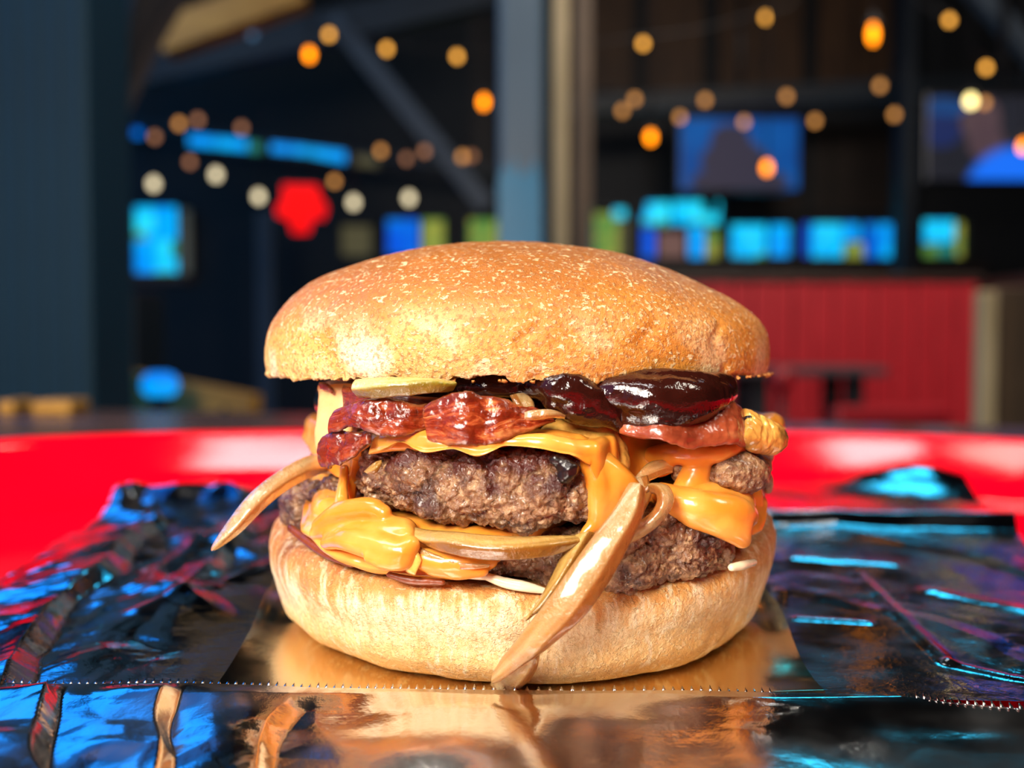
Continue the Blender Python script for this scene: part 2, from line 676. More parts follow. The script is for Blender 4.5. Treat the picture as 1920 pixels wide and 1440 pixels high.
def bacon_mat(name, fatty=0.5):
    m = Mat(name)
    uv = m.vec((3.0, 5.0, 1), 'UV')
    wv = m.noise(1.0, 5, 0.65, m.vec((2.2, 5.0, 1), 'UV'), 1.2)
    c = m.ramp(wv, [(0.30, srgb(60, 18, 8)), (0.80, srgb(206, 156, 92)), (0.45, srgb(122, 38, 14)), (0.58 - 0.08 * (fatty - 0.5), srgb(164, 74, 36)), (0.66 - 0.1 * (fatty - 0.5), srgb(190, 124, 70))])
    c = m.mix(m.rng(m.noise(260, 4), 0.52, 0.7), c, srgb(104, 36, 12))
    v = m.sep('UV', 1)
    c = m.mix(m.math('MULTIPLY', m.rng(m.math('ABSOLUTE', m.math('SUBTRACT', v, 0.26)), 0.17, 0.24), 0.8), c, srgb(96, 34, 12))
    m.set('Base Color', c)
    m.set('Roughness', 0.2)
    m.set('Coat Weight', 0.35)
    m.set('Coat Roughness', 0.1)
    m.set('Subsurface Weight', 0.05)
    m.set('Subsurface Scale', 0.002)
    m.set('Normal', m.bump(m.math('ADD', m.noise(420, 4, 0.65), wv), 0.55, 0.0006))
    return m.m


M_BACON = bacon_mat('crisp_bacon', 0.5)
M_BACONF = bacon_mat('fatty_bacon', 1.4)
_m = Mat('pink_bacon')
_m.set('Base Color', _m.ramp(_m.noise(1, 4, 0.5, _m.vec((2.5, 4, 1), 'UV')), [(0.35, srgb(124, 50, 28)), (0.75, srgb(206, 136, 84)), (0.55, srgb(166, 80, 46))]))
_m.set('Roughness', 0.28)
_m.set('Coat Weight', 0.4)
_m.set('Coat Roughness', 0.1)
_m.set('Subsurface Weight', 0.05)
_m.set('Subsurface Scale', 0.003)
_m.set('Normal', _m.bump(_m.noise(400, 4), 0.5, 0.0005))
M_BACONP = _m.m


def onion_mat(name, c1, c2, tr=0.35):
    m = Mat(name)
    st = m.noise(1, 3, 0.5, m.vec((1.2, 5, 1), 'UV'))
    v = m.sep('UV', 1)
    c = m.mix(m.rng(st, 0.35, 0.65), c1, c2)
    c = m.mix(m.math('MULTIPLY', m.rng(v, 0.31, 0.34), 0.85), c, (c1[0] * 0.72, c1[1] * 0.48, c1[2] * 0.25, 1))
    m.set('Base Color', c)
    m.set('Roughness', 0.13)
    m.set('Coat Weight', 0.5)
    m.set('Coat Roughness', 0.07)
    m.set('Transmission Weight', tr)
    m.set('IOR', 1.36)
    m.set('Subsurface Weight', 0.2)
    m.set('Subsurface Radius', (0.006, 0.004, 0.002))
    m.set('Subsurface Scale', 0.5)
    m.set('Normal', m.bump(m.math('ADD', m.math('MULTIPLY', st, 0.4), m.math('MULTIPLY', m.noise(520, 4, 0.65), 0.9)), 0.7, 0.0008))
    return m.m


M_ONION = onion_mat('cooked_onion', srgb(220, 164, 94), srgb(246, 212, 150), 0.62)
M_ONIONG = onion_mat('green_gold_onion', srgb(156, 116, 50), srgb(206, 166, 92), 0.2)
M_PICKLE = onion_mat('pickle_flesh', srgb(150, 140, 52), srgb(212, 204, 130), 0.2)
M_SAUCE = Mat('barbecue_sauce', Roughness=0.13)
M_SAUCE.set('Base Color', M_SAUCE.mix(M_SAUCE.noise(120, 3), srgb(24, 8, 6), srgb(54, 17, 10)))
M_SAUCE.set('Coat Weight', 0.35)
M_SAUCE.set('Coat Roughness', 0.1)
M_SAUCE.set('Normal', M_SAUCE.bump(M_SAUCE.noise(230, 4, 0.55), 0.45, 0.0015))
M_SAUCE = M_SAUCE.m
M_MAYO = plain('white_sauce', srgb(240, 222, 186), 0.15, bscale=200, vary=0.08, bump=0.3, bd=0.0008, Coat_Weight=0.6)
M_CHAR = plain('charred_bit', srgb(28, 16, 14), 0.3, bscale=500, vary=0.3, bump=0.5, bd=0.0006)
M_GRIS = Mat('sauced_cheese', Roughness=0.2)
M_GRIS.set('Base Color', M_GRIS.ramp(M_GRIS.noise(170, 4, 0.6), [(0.33, srgb(120, 80, 34)), (0.66, srgb(242, 186, 92)), (0.48, srgb(204, 146, 66))]))
M_GRIS.set('Coat Weight', 0.5)
M_GRIS.set('Coat Roughness', 0.08)
M_GRIS.set('Subsurface Weight', 0.2)
M_GRIS.set('Subsurface Scale', 0.003)
M_GRIS.set('Normal', M_GRIS.bump(M_GRIS.noise(350, 4), 0.5, 0.0007))
M_GRIS = M_GRIS.m

# ---------------------------------------------------------------- materials: tray, foil, table, room
M_TRAY = Mat('red_tray_plastic', Roughness=0.07)
M_TRAY.set('Specular IOR Level', 0.45)
M_TRAY.set('Base Color', M_TRAY.mix(M_TRAY.noise(14, 3), (0.80, 0.0, 0.010, 1), (0.88, 0.001, 0.016, 1)))
M_TRAY.set('Normal', M_TRAY.bump(M_TRAY.noise(900, 2), 0.05, 0.0005))
M_TRAY = M_TRAY.m


def foil_mat(name, col, r0, r1, bs, scratch=True):
    m = Mat(name, Metallic=1.0)
    m.set('Base Color', col)
    m.set('Roughness', m.rng(m.noise(60, 3), 0.35, 0.65, r0, r1))
    h = m.noise(260, 4, 0.6)
    if scratch:
        h = m.math('ADD', h, m.math('MULTIPLY', m.noise(1, 3, 0.6, m.vec((90, 2600, 90))), 0.12))
    m.set('Normal', m.bump(h, bs, 0.0006))
    return m.m


M_FOIL = foil_mat('crumpled_aluminium_foil', (0.72, 0.76, 0.82, 1), 0.07, 0.17, 0.22)
M_FLAP = foil_mat('smooth_aluminium_foil', (0.70, 0.68, 0.66, 1), 0.12, 0.22, 0.16)
M_GOLD = foil_mat('gold_foil_board', (0.92, 0.76, 0.48, 1), 0.12, 0.22, 0.06, False)

# ---------------------------------------------------------------- serving tray on the table
TZ = 0.7535
tray = thing('serving_tray', 'bright red plastic serving tray with a raised rolled rim under the foil', 'tray', (0, 0.272, TZ))


def rrect(cx, cy, hx, hy, r, n=220):
    """rounded rectangle outline, constant angle count"""
    t = np.linspace(0, 2 * math.pi, n, endpoint=False)
    e = 2 / 2.9
    x = np.sign(np.cos(t)) * np.abs(np.cos(t)) ** e
    y = np.sign(np.sin(t)) * np.abs(np.sin(t)) ** e
    return np.stack([cx + hx * x, cy + hy * y], -1)


def tray_ring(hx, hy, z):
    q = rrect(0, 0.272, hx, hy, 0)
    return np.concatenate([q, np.full((len(q), 1), z)], 1)


HX, HY = 0.262, 0.222
prof = [(0.001, 0.0030), (0.5, 0.003)]
rings = [tray_ring(HX * k, HY * k, TZ + 0.0010) for k in (0.02, 0.4, 0.75)]
rings += [tray_ring(HX + a, HY + a, TZ + z) for a, z in ((0, .0010), (.006, .0018), (.011, .0056), (.0155, .0115), (.0205, .0195), (.0235, .0245))]
tray_floor = grid('tray_well', np.array(rings), M_TRAY, tray, cv=True)
rings = [tray_ring(HX + a, HY + a, TZ + z) for a, z in
         ((.0235, .0245), (.0242, .0262), (.0256, .0275), (.0280, .0282), (.0315, .0282), (.0340, .0272), (.0346, .0248), (.0340, .0228), (.0322, .0224),
          (.0312, .0240), (.0290, .0252), (.0265, .0240))]
grid('rolled_rim', np.array(rings), M_TRAY, tray, cv=True)
rings = [tray_ring(HX + a, HY + a, TZ + z) for a, z in ((.0255, .0240), (.0215, .0180), (.0170, .0102), (.0125, .0040), (.006, .0006), (0, 0.0))]
rings += [tray_ring(HX * k, HY * k, TZ) for k in (0.75, 0.4, 0.02)]
grid('underside', np.array(rings), M_TRAY, tray, cv=True)

# ---------------------------------------------------------------- crumpled foil sheet
foil = thing('foil_sheet', 'crumpled shiny aluminium foil sheet lining the red tray under the burger', 'foil', (0, 0.3, ZF))


def foil_height(x, y):
    p = np.stack([x, y, np.zeros_like(x)], -1)
    wx = 0.010 * fbm(p * 40, 2, 3)
    wy = 0.010 * fbm(p * 40 + 31, 2, 4)
    X, Y = x + wx, y + wy
    h = 0.0032 * facet(X * 22, Y * 16, 11) + 0.0013 * facet(X * 50 + 3, Y * 38, 12) + 0.0004 * facet(X * 120, Y * 90 + 5, 13) + 0.00012 * facet(X * 290, Y * 260, 14)
    sw = ((x + 0.25 * y) * 26 + 0.5 * fbm(p * 14, 2, 15)) % 1
    h = h + 0.0042 * np.where(sw < 0.85, sw / 0.85, (1 - sw) / 0.15) * sstep(-0.04, -0.09, x)
    # long folds running away from the camera
    h = h + 0.0016 * np.maximum(0, 1 - np.abs(((x * 1.0 + y * 0.45) * 13 + 0.3 * fbm(p * 18, 2, 5)) % 1 - 0.5) * 9)
    r = np.sqrt(((x - 0.002) / 0.062) ** 2 + ((y - 0.225) / 0.066) ** 2)
    k = sstep(0.95, 1.6, r)
    calm = 0.26 + 0.74 * sstep(0.10, -0.03, x)        # right-hand side lies flatter
    return h * k * calm


u = np.linspace(0, 1, 620)[:, None]
v = np.linspace(0, 1, 560)[None, :]
yy = 0.1815 + (0.462 - 0.1815) * v + 0 * u
lx = np.interp(yy, [0.1, 0.27, 0.41, 0.48], [-0.128, -0.134, -0.149, -0.157]) + 0.0008 * np.sin(yy * 90)
rx = np.interp(yy, [0.1, 0.30, 0.35, 0.46], [0.138, 0.148, 0.166, 0.192])
xx = lx + (rx - lx) * u
p3 = np.stack([xx, yy, 0 * xx], -1)
edge = 0.006 * fbm(np.stack([xx * 26, 0 * xx, 0 * xx], -1), 3, 9)
yy2 = yy + (edge - 0.03 * sstep(-0.02, 0.10, xx) * 0 - 0.035 * np.exp(-((xx - 0.03) / 0.07) ** 2)) * sstep(0.5, 1, v)
zz = ZF + 0.0008 + foil_height(xx, yy2)
zz = np.maximum(zz, ZF - 0.0008 + 0.0009 * facet(xx * 60, yy2 * 60, 33))
# back right corner curls up; a folded ridge runs across behind the burger on the right
zz = zz + 0.010 * np.exp(-(((xx - 0.172) / 0.030) ** 2 + ((yy2 - 0.452) / 0.028) ** 2))
zz = zz + 0.0045 * np.exp(-(((yy2 - 0.352 - 0.01 * np.sin(xx * 20)) / 0.006) ** 2)) * sstep(0.035, 0.07, xx)
zz = zz + 0.0045 * np.exp(-(((yy2 - 0.408) / 0.007) ** 2)) * sstep(-0.06, -0.10, xx)
for (ax, ay, bx_, by_, hh, ww) in ((.092, .282, .084, .203, .0022, .0010), (.084, .203, .097, .192, .0018, .0009), (.066, .262, .060, .242, .0018, .0009),
                                  (.064, .236, .078, .232, .0018, .0009), (.105, .262, .121, .236, .0026, .0020), (.080, .300, .105, .292, .002, .0014),
                                  (-.062, .30, -.085, .24, .003, .0016), (-.10, .33, -.07, .37, .003, .0022)):
    ex, ey = bx_ - ax, by_ - ay
    tt_ = np.clip(((xx - ax) * ex + (yy2 - ay) * ey) / (ex * ex + ey * ey), 0, 1)
    dd = np.sqrt((xx - ax - tt_ * ex) ** 2 + (yy2 - ay - tt_ * ey) ** 2)
    zz = zz + 0.26 * hh * np.exp(-(dd / (1.6 * ww)) ** 2)
V = np.stack([xx, yy2, zz], -1)
grid('sheet', V, M_FOIL, foil, smooth=False)


def serrated(name, pts, z0, hgt, pitch, mat, parent, lean=0.0006, dense=6):
    """torn zigzag edge: little teeth bent up and down along a line of world points"""
    a = np.array(pts, dtype=float)
    L = np.sum(np.linalg.norm(np.diff(a, axis=0), axis=1))
    n = int(L / pitch) * 4
    c = crom(a, n)
    k = np.arange(n) % 4
    up = np.array([0, 1, 0, -0.15])[k]
    bk = np.array([0.2, 1.0, 0.2, -0.6])[k]
    rnd = 0.55 + 0.45 * hsh(np.arange(n) // 4, np.zeros(n, int), np.zeros(n, int), 4)
    rows = []
    for f, q in ((0, 0), (0.5, 0.35), (1, 1)):
        r = c.copy()
        r[:, 2] += z0 + hgt * q * up * rnd
        r[:, 1] += lean * f * bk
        rows.append(r)
    r = rows[-1].copy()
    r[:, 2] -= 0.00012
    rows.append(r)
    r = rows[0].copy()
    r[:, 2] -= 0.00012
    rows.append(r)
    return grid(name, np.array(rows), mat, parent, smooth=False)


# folded-over front flap with its serrated cutter edge in front of the burger
def W(px, py, z):
    """world point on the horizontal plane at height z"""
    q = P(px, py, 1.0) - CAM
    t = (z - CAM[2]) / q[2]
    return CAM + q * t


ZE = ZF + 0.0030
line = [W(-160, 1280, ZE), W(0, 1280, ZE), W(150, 1282, ZE), W(300, 1280, ZE), W(450, 1283, ZE), W(600, 1289, ZE), W(750, 1291, ZE), W(900, 1293, ZE), W(1100, 1295, ZE), W(1280, 1294, ZE), W(1440, 1298, ZE),
        W(1560, 1300, ZE), W(1700, 1306, ZE), W(1800, 1316, ZE), W(1920, 1326, ZE), W(2080, 1330, ZE)]
ed = crom(line, 560)
nv = 220
v = np.linspace(0, 1, nv)[None, :]
X = ed[:, 0][:, None] + 0 * v
Y = 0.124 + (ed[:, 1][:, None] - 0.124) * v
p3 = np.stack([X, Y, 0 * X], -1)
mid = 1 - sstep(0.020, 0.052, np.abs(X - 0.004))
sw = ((X + 0.5 * Y) * 38 + 0.9 * fbm(p3 * 26, 2, 15)) % 1
cr_l = (0.0016 * facet(X * 30 + 2, Y * 36, 51) + 0.0007 * facet((X + 0.004 * fbm(p3 * 90, 2, 8)) * 80, Y * 110 + 4, 52) + 0.00018 * facet(X * 210, Y * 240, 53)
        + 0.0036 * np.where(sw < 0.86, sw / 0.86, (1 - sw) / 0.14) * sstep(-0.02, -0.06, X))
wav = 0.0011 * vnoise(p3 * np.array([26, 60, 1]) + 3, 61) + 0.0006 * vnoise(p3 * np.array([80, 110, 1]) + 9, 62)
calm = 1 - 0.8 * sstep(0.03, 0.06, X)
Z = ZE - 0.0004 + (cr_l * calm * (1 - mid) + wav * (0.6 + 0.5 * mid * (0.4 + 0.6 * sstep(0.186, 0.172, Y)))) * sstep(1.0, 0.86, v) - 0.21 * np.clip(0.177 - Y + 0.005 * vnoise(p3 * np.array([45, 1, 1]), 66), 0, 0.028) * sstep(-0.085, -0.045, X) - 0.0014 * (1 - v) + 0.0004 * v
flap = grid('front_flap', np.stack([X, Y, Z], -1), M_FLAP, foil, smooth=True)
flap['label'] = 'smooth folded front flap mirroring the burger'
idx = int(560 * 10.1 / 15)
serrated('serrated_edge', ed[38:idx], -0.0002, 0.0009, 0.00152, M_FLAP, foil, 0.0011)
serrated('serrated_edge', ed[int(560 * 12.0 / 15):], -0.0002, 0.0010, 0.0014, M_FLAP, foil, 0.0012)
# strips of serrated edge behind the burger on the right and left
def lip(pts, width, slope, ripple, pitch, name='serrated_edge'):
    a = np.array([P(*p) for p in pts])
    c = crom(a, 260)
    vv = np.linspace(0, 1, 8)[None, :]
    ph = np.cumsum(np.r_[0, np.linalg.norm(np.diff(c, axis=0), axis=1)])[:, None]
    X_ = c[:, 0][:, None] + 0 * vv
    Y_ = c[:, 1][:, None] + width * vv + 0.2 * ripple * np.sin(ph / pitch * 2 * math.pi)
    Z_ = c[:, 2][:, None] + width * slope * vv + ripple * np.sin(ph / pitch * 2 * math.pi) * vv + 0.0006 * fbm(np.stack([X_, Y_, 0 * X_], -1) * 120, 2, 77)
    top_ = np.stack([X_, Y_, Z_], -1)
    bot_ = top_[:, ::-1].copy()
    bot_[..., 2] -= 0.0002
    grid(name, np.concatenate([top_, bot_], 1), M_FLAP, foil, cv=True)


lip([(1425, 986, .352), (1520, 992, .352), (1650, 990, .352), (1780, 992, .35), (1898, 996, .348)], 0.006, 0.20, 0.00035, 0.0024)
lip([(1440, 1012, .335), (1560, 1008, .338), (1700, 1020, .335), (1890, 1016, .335)], 0.007, 0.20, 0.0003, 0.0026)
lip([(240, 950, .41), (330, 945, .41), (420, 950, .41), (520, 954, .41)], 0.008, 0.24, 0.0004, 0.0026)

# ---------------------------------------------------------------- gold board under the burger
u = np.linspace(0, 1, 140)[:, None]
v = np.linspace(0, 1, 140)[None, :]
f0, f1 = W(392, 1286, ZF + .0022), W(1556, 1300, ZF + .0022)
xl = f0[0] - 0.010 * v ** 1.2 + 0.0012 * np.sin(v * 9)
xr = f1[0] + 0.011 * v - 0.0008 * np.sin(v * 12)
X = xl + (xr - xl) * u
Y = 0.184 + (0.330 - 0.184) * v + 0 * u
eu = np.maximum(np.exp(-u / 0.05), np.exp(-(1 - u) / 0.045))
Z = ZF + 0.0012 + 0.0026 * eu * sstep(0.0, 0.25, v) + 0.0007 * vnoise(np.stack([X * 40, Y * 50, 0 * X], -1), 71) * sstep(0.5, 0.9, np.abs(u * 2 - 1)) + 0.0006 * facet(X * 55, Y * 40, 72) * sstep(0.75, 0.95, u)
Z = Z - 0.0002 * v
top = np.stack([X, Y, Z], -1)
bot = top.copy()[:, ::-1]
bot[..., 2] -= 0.0005
tag(grid('gold_board', np.concatenate([top, bot], 1), M_GOLD, None, cv=True, origin=(0, 0.26, ZF + 0.002)),
    'shiny gold foil square directly beneath the burger', 'food liner')

# ---------------------------------------------------------------- hamburger
BX, BY = 0.0022, 0.235
Z0 = ZF + 0.0013
burger = thing('hamburger', 'stacked double cheeseburger with bacon, onions and brown sauce in a glossy bun', 'hamburger', (BX, BY, ZF))

nt = 900
# dense in front, sparse behind
q = np.linspace(-1, 1, nt, endpoint=False)
TH = 180 * (0.55 * q + 0.45 * q ** 3)
TR = np.radians(TH)


def lay(R, Z):
    """(nt, ns) radius and height arrays -> world points around the burger axis"""
    s, c = np.sin(TR)[:, None], np.cos(TR)[:, None]
    return np.stack([BX + R * s, BY - R * c, Z + 0 * R], -1)


# bottom bun: narrow foot, bulging side, rolled top edge
ns = 130
t = np.linspace(0, 1, ns)
ctl = [(0.0, 0.0, 0.0), (0.12, 0.024, 0.0), (0.22, 0.041, 0.0000), (0.29, 0.0468, 0.0011), (0.38, 0.0505, 0.0045), (0.47, 0.0522, 0.0095), (0.55, 0.0540, 0.0136), (0.62, 0.0543, 0.0170), (0.69, 0.0530, 0.0197),
       (0.75, 0.0500, 0.0208), (0.85, 0.040, 0.0206), (1.0, 0.0, 0.0206)]
ct = np.array(ctl)
rr = np.interp(t, ct[:, 0], ct[:, 1])
zz = np.interp(t, ct[:, 0], ct[:, 2])
for _ in range(10):
    rr[1:-1] = (rr[:-2] + 2 * rr[1:-1] + rr[2:]) / 4
    zz[1:-1] = (zz[:-2] + 2 * zz[1:-1] + zz[2:]) / 4
sx = per([(-180, 1.0), (-90, 1.015), (-60, 1.0), (-40, 0.995), (-15, 1.0), (10, 1.0), (40, 0.995), (65, 1.0), (90, 1.015), (130, 1.0)], TH)
ztop = per([(-180, 1.0), (-80, 1.16), (-55, 1.05), (-30, 0.96), (0, 0.90), (25, 0.88), (40, 0.92), (65, 1.12), (85, 1.24), (120, 1.1)], TH)
R = rr[None] * sx[:, None]
R = R * (1 + 0.045 * np.exp(-((TH[:, None] - 2) / 38.0) ** 2) * sstep(0.010, 0.001, zz)[None] * sstep(0.0, 0.03, rr)[None])
Z = Z0 + zz[None] * (1 + (ztop[:, None] - 1) * sstep(0.004, 0.018, zz)[None])
V = lay(R, Z)
N = -gnormals(V, cu=True)
wgt = np.sin(np.pi * t)[None] ** 0.5
V = V + N * ((0.0011 * fbm(V * 38, 3, 20) + 0.00022 * fbm(V * 210, 3, 21) + 0.00007 * fbm(V * 900, 2, 22)) * wgt)[..., None]
V[..., 2] = np.maximum(V[..., 2], Z0 - 0.0001)
# soft vertical creases
V = V - N * (0.0007 * np.exp(-((TH[:, None] + 41) / 1.2) ** 2) * sstep(0.45, 0.7, t)[None])[..., None]
grid('bottom_bun', V, M_BOT, burger, cu=True, weld=True)

# top bun dome with a ragged toasted cut edge
ZT = ZF + 0.0557
ns = 190
a = np.linspace(0, 1, ns)
phi = np.linspace(0, math.pi / 2, 150)
n_ = 2 / 2.45
dr = np.sin(phi) ** n_
dz = np.cos(phi) ** n_
RB = 0.0540
H = 0.0268
rr = list(RB * dr)
zz = list(0.0032 + (H - 0.0032) * dz)
for f in np.linspace(0.12, 1, 14):
    rr.append(RB * (1 - 0.012 * f ** 2))
    zz.append(0.0032 * (1 - f))
k0 = len(rr)
for f in np.linspace(0.985, 0.0, 26):
    rr.append(RB * f * 0.985)
    zz.append(0.0006 * (1 - f) + 0.0002)
rr, zz = np.array(rr), np.array(zz)
R = rr[None] * per([(-180, 1), (-90, 1.0), (-45, 1.0), (0, 1.0), (45, 1.0), (90, 1.0)], TH)[:, None]
Z = ZT + zz[None] + 0 * R
V = lay(R, Z)
V[..., 0] -= 0.0012
N = -gnormals(V, cu=True)
N[:, 0] = (0, 0, 1)
N[:, -1] = (0, 0, -1)
V = V + N * (0.0009 * fbm(V * 30 + 5, 3, 30) + 0.00016 * fbm(V * 220, 3, 31) + 0.00006 * fbm(V * 800, 2, 32))[..., None]
# flatter shoulder on the right, dimple
V[..., 2] -= 0.0024 * sstep(0.015, 0.05, V[..., 0]) * sstep(ZT + 0.006, ZT + 0.022, V[..., 2])
V[..., 2] += 0.0010 * np.exp(-((V[..., 0] + 0.004) / 0.02) ** 2) * sstep(ZT + 0.010, ZT + 0.026, V[..., 2])
# crack creases low on the front
for (d0, wd, dp) in ((2.5, 1.4, 0.0007), (26, 2.0, 0.0007), (44, 1.6, 0.0006), (-38, 3.0, 0.0003)):
    V = V - N * (dp * np.exp(-((TH[:, None] - d0 - 2 * np.sin(zz[None] * 700)) / wd) ** 2) * sstep(0.017, 0.004, zz)[None])[..., None]
# ragged lip
rim = np.exp(-((np.arange(len(rr)) - (k0 - 1)) / 3.2) ** 2)[None]
rg = fbm(np.stack([TH * 0.12, 0 * TH, 0 * TH], -1), 5, 40, 0.6)[:, None]
for d0, wd, dp in ((-4.5, 1.1, 1.5), (-2.6, 0.6, 0.9), (6.5, 0.9, 1.1), (22, 0.8, 0.7), (-24, 0.8, 0.6), (35, 1.0, 0.8)):
    rg = rg + dp * np.exp(-((TH[:, None] - d0) / wd) ** 2)
V[..., 2] += rim * (0.0011 * rg + 0.0003)
V += N * (rim * (0.0007 * fbm(np.stack([TH * 1.2, 0 * TH, 0 * TH + 4], -1), 3, 41)[:, None] + 0.0004 * sstep(-50, -80, TH)[:, None]))[..., None]
tb = grid('top_bun', V, M_TOP, burger, cu=True, weld=True)
# toasted crumb along the cut
bm = bmesh.new()
rnd = random.Random(3)
for k in range(110):
    th = math.radians(rnd.uniform(-100, 100))
    r = RB * 0.985 + rnd.uniform(-0.0008, 0.0004)
    g = bmesh.ops.create_icosphere(bm, subdivisions=1, radius=rnd.uniform(0.00015, 0.00042))
    for vv in g['verts']:
        vv.co = Vector((vv.co.x * 1.6, vv.co.y, vv.co.z * 0.8)) + Vector((BX + r * math.sin(th), BY - r * math.cos(th), ZT + rnd.uniform(-0.0001, 0.0005)))
me = bpy.data.meshes.new('toasted_crumb')
bm.to_mesh(me)
bm.free()
M_CRUMB = plain('toasted_crumb', srgb(206, 138, 66), 0.6, bscale=400, vary=0.3)
tag(link('toasted_crumb', me, M_CRUMB, burger), kind='stuff')


def patty(rc, ztc, zbc, seed, tilt=0.0, rin=0.006, amp=1.0):
    Rm = per(rc, TH)
    zt = ZF + per(ztc, TH)
    zb = ZF + per(zbc, TH)
    h = (zt - zb) / 2
    zm = (zt + zb) / 2
    E = h * 1.15
    ns1, ns2 = 20, 110
    s = np.linspace(0, 1, ns1)[None]
    ph = np.linspace(math.pi / 2, -math.pi / 2, ns2)[None]
    E_, h_, Rm_, zm_ = E[:, None], h[:, None], Rm[:, None], zm[:, None]
    flatr = Rm_ - E_
    Rr = np.concatenate([rin + (flatr - rin) * s[:, :-1] + 0 * flatr, flatr + E_ * np.cos(ph) ** 0.75, (rin + (flatr - rin) * s[:, :-1] + 0 * flatr)[:, ::-1]], 1)
    Zr = np.concatenate([zm_ + h_ + 0 * s[:, :-1], zm_ + h_ * np.sign(np.sin(ph)) * np.abs(np.sin(ph)) ** 0.8, zm_ - h_ + 0 * s[:, :-1]], 1)
    V = lay(Rr, Zr)
    N = -gnormals(V, cu=True)
    V = V + N * (0.0022 * amp * fbm(V * 75, 3, seed + 1))[..., None]
    wp = V + 0.0012 * np.stack([fbm(V * 300 + k * 9, 2, seed + k) for k in range(3)], -1)
    f1, f2, _ = worley(wp * 260, seed + 5)
    lum = np.clip(f2 - f1, 0, 0.45) / 0.45
    g1, g2, _ = worley(wp * 620 + 3, seed + 9)
    lum2 = np.clip(g2 - g1, 0, 0.5) / 0.5
    # large breaks in the meat
    k1, k2, kid = worley(wp * 85 + 1, seed + 13)
    brk = np.clip(k2 - k1, 0, 0.30) / 0.30
    d = 0.00085 * (np.sqrt(lum) - 0.7) * amp + 0.00048 * (np.sqrt(lum2) - 0.6) + 0.0012 * (np.sqrt(brk) - 0.8) * amp + 0.0008 * (kid - .5) + 0.00035 * fbm(V * 900, 2, seed + 30)
    V = V + N * d[..., None]
    o = grid('beef_patty', V, M_PATTY, burger, cu=True, flip=True)
    rel = (V[..., 2] - zm_) / h_
    sear = np.clip(0.5 + 0.55 * rel, 0, 1) * (0.5 + 0.5 * sstep(0.3, 0.6, fbm(V * 60, 2, seed + 40) * 0.5 + 0.5)) + 0.1 * (kid - .5)
    at = o.data.attributes.new('sear', 'FLOAT', 'POINT')
    at.data.foreach_set('value', sear.reshape(-1).astype(np.float32))
    return o


# lower patty: recessed at front left behind cheese, bulging out at front right
RB_ = [(-180, .046), (-105, .049), (-85, .0515), (-70, .052), (-58, .049), (-45, .0445), (-25, .0450), (-12, .0475), (-3, .0500), (6, .0510), (13, .0525), (22, .0560), (33, .0572), (43, .0560), (50, .0500), (58, .0470), (68, .0500), (80, .0522), (100, .050), (130, .047)]
pb = patty(RB_, [(-180, .034), (-80, .0345), (-55, .0345), (-30, .0305), (-5, .0285), (10, .0290), (20, .0325), (33, .0340), (43, .0320), (60, .0330), (80, .0340)],
           [(-180, .023), (-80, .0235), (-55, .0225), (-30, .0210), (-5, .0205), (10, .0195), (22, .0178), (35, .0185), (45, .0200), (60, .0225), (80, .0245)], 100)
# upper patty: broken open at front right
RT_ = [(-180, .044), (-90, .0455), (-60, .0430), (-47, .0440), (-40, .0480), (-33, .0520), (-20, .0548), (-5, .0560), (6, .0562), (12, .0550), (17, .0510), (22, .0455), (28, .0430), (36, .0440), (44, .0500), (52, .0530), (60, .0540), (72, .0545), (84, .0530), (100, .048), (130, .045)]
pt = patty(RT_, [(-180, .046), (-90, .0455), (-40, .0445), (-20, .0455), (0, .0455), (12, .0442), (25, .0440), (45, .0450), (70, .0462), (90, .0460)],
           [(-180, .034), (-60, .034), (-35, .0325), (-15, .0305), (0, .0292), (10, .0310), (25, .0345), (45, .0365), (70, .0365), (90, .036)], 200)


def drape(name, Rc, Zc, Lc, mat, thick=0.0011, seed=0, rin=0.012, edge=0.0018, noise=0.0005, lipc=None, outc=None):
    """cheese slice lying on a patty and hanging over its side by L, closed with a rounded lip"""
    R = per(Rc, TH)[:, None]
    Zt = ZF + per(Zc, TH)[:, None]
    L = per(Lc, TH)[:, None]
    th = (per(lipc, TH)[:, None] if lipc else thick + 0 * R)
    out = (per(outc, TH)[:, None] if outc else 0 * R)
    s = np.linspace(0, 1, 18)[None]
    ang = np.linspace(0, math.pi / 2, 10)[None][:, 1:]
    q = np.linspace(0, 1, 34)[None][:, 1:]
    e = np.minimum(edge, 0.5 * L + 0.0006)
    r1 = rin + (R - rin) * s
    z1 = Zt + 0 * r1
    r2 = R + e * np.sin(ang)
    z2 = Zt - e * (1 - np.cos(ang))
    r3 = R + e + out * q ** 1.2 + 0 * q
    z3 = Zt - e - np.maximum(L - e, 0.0002) * q
    Rc_ = np.concatenate([r1, r2, r3], 1)
    Zc_ = np.concatenate([z1, z2, z3], 1)
    V = lay(Rc_, Zc_)
    N = -gnormals(V, cu=True)
    V = V + N * (noise * fbm(V * 130, 3, seed) + noise * 0.8 * vnoise(V * 60, seed + 2))[..., None]
    # thickness swells towards the lip
    k = Rc_.shape[1]
    w_ = np.linspace(0, 1, k)[None]
    T = th * (0.55 + 0.75 * sstep(0.55, 0.95, w_)) * np.sqrt(np.clip(1 - ((w_ - 0.9) / 0.1) ** 4 * (w_ > 0.9), 0, 1))
    F = V + N * T[..., None] * 0.5
    Bk = (V - N * T[..., None] * 0.5)[:, ::-1]
    return grid(name, np.concatenate([F, Bk[:, 1:]], 1), mat, burger, cu=True, flip=True)


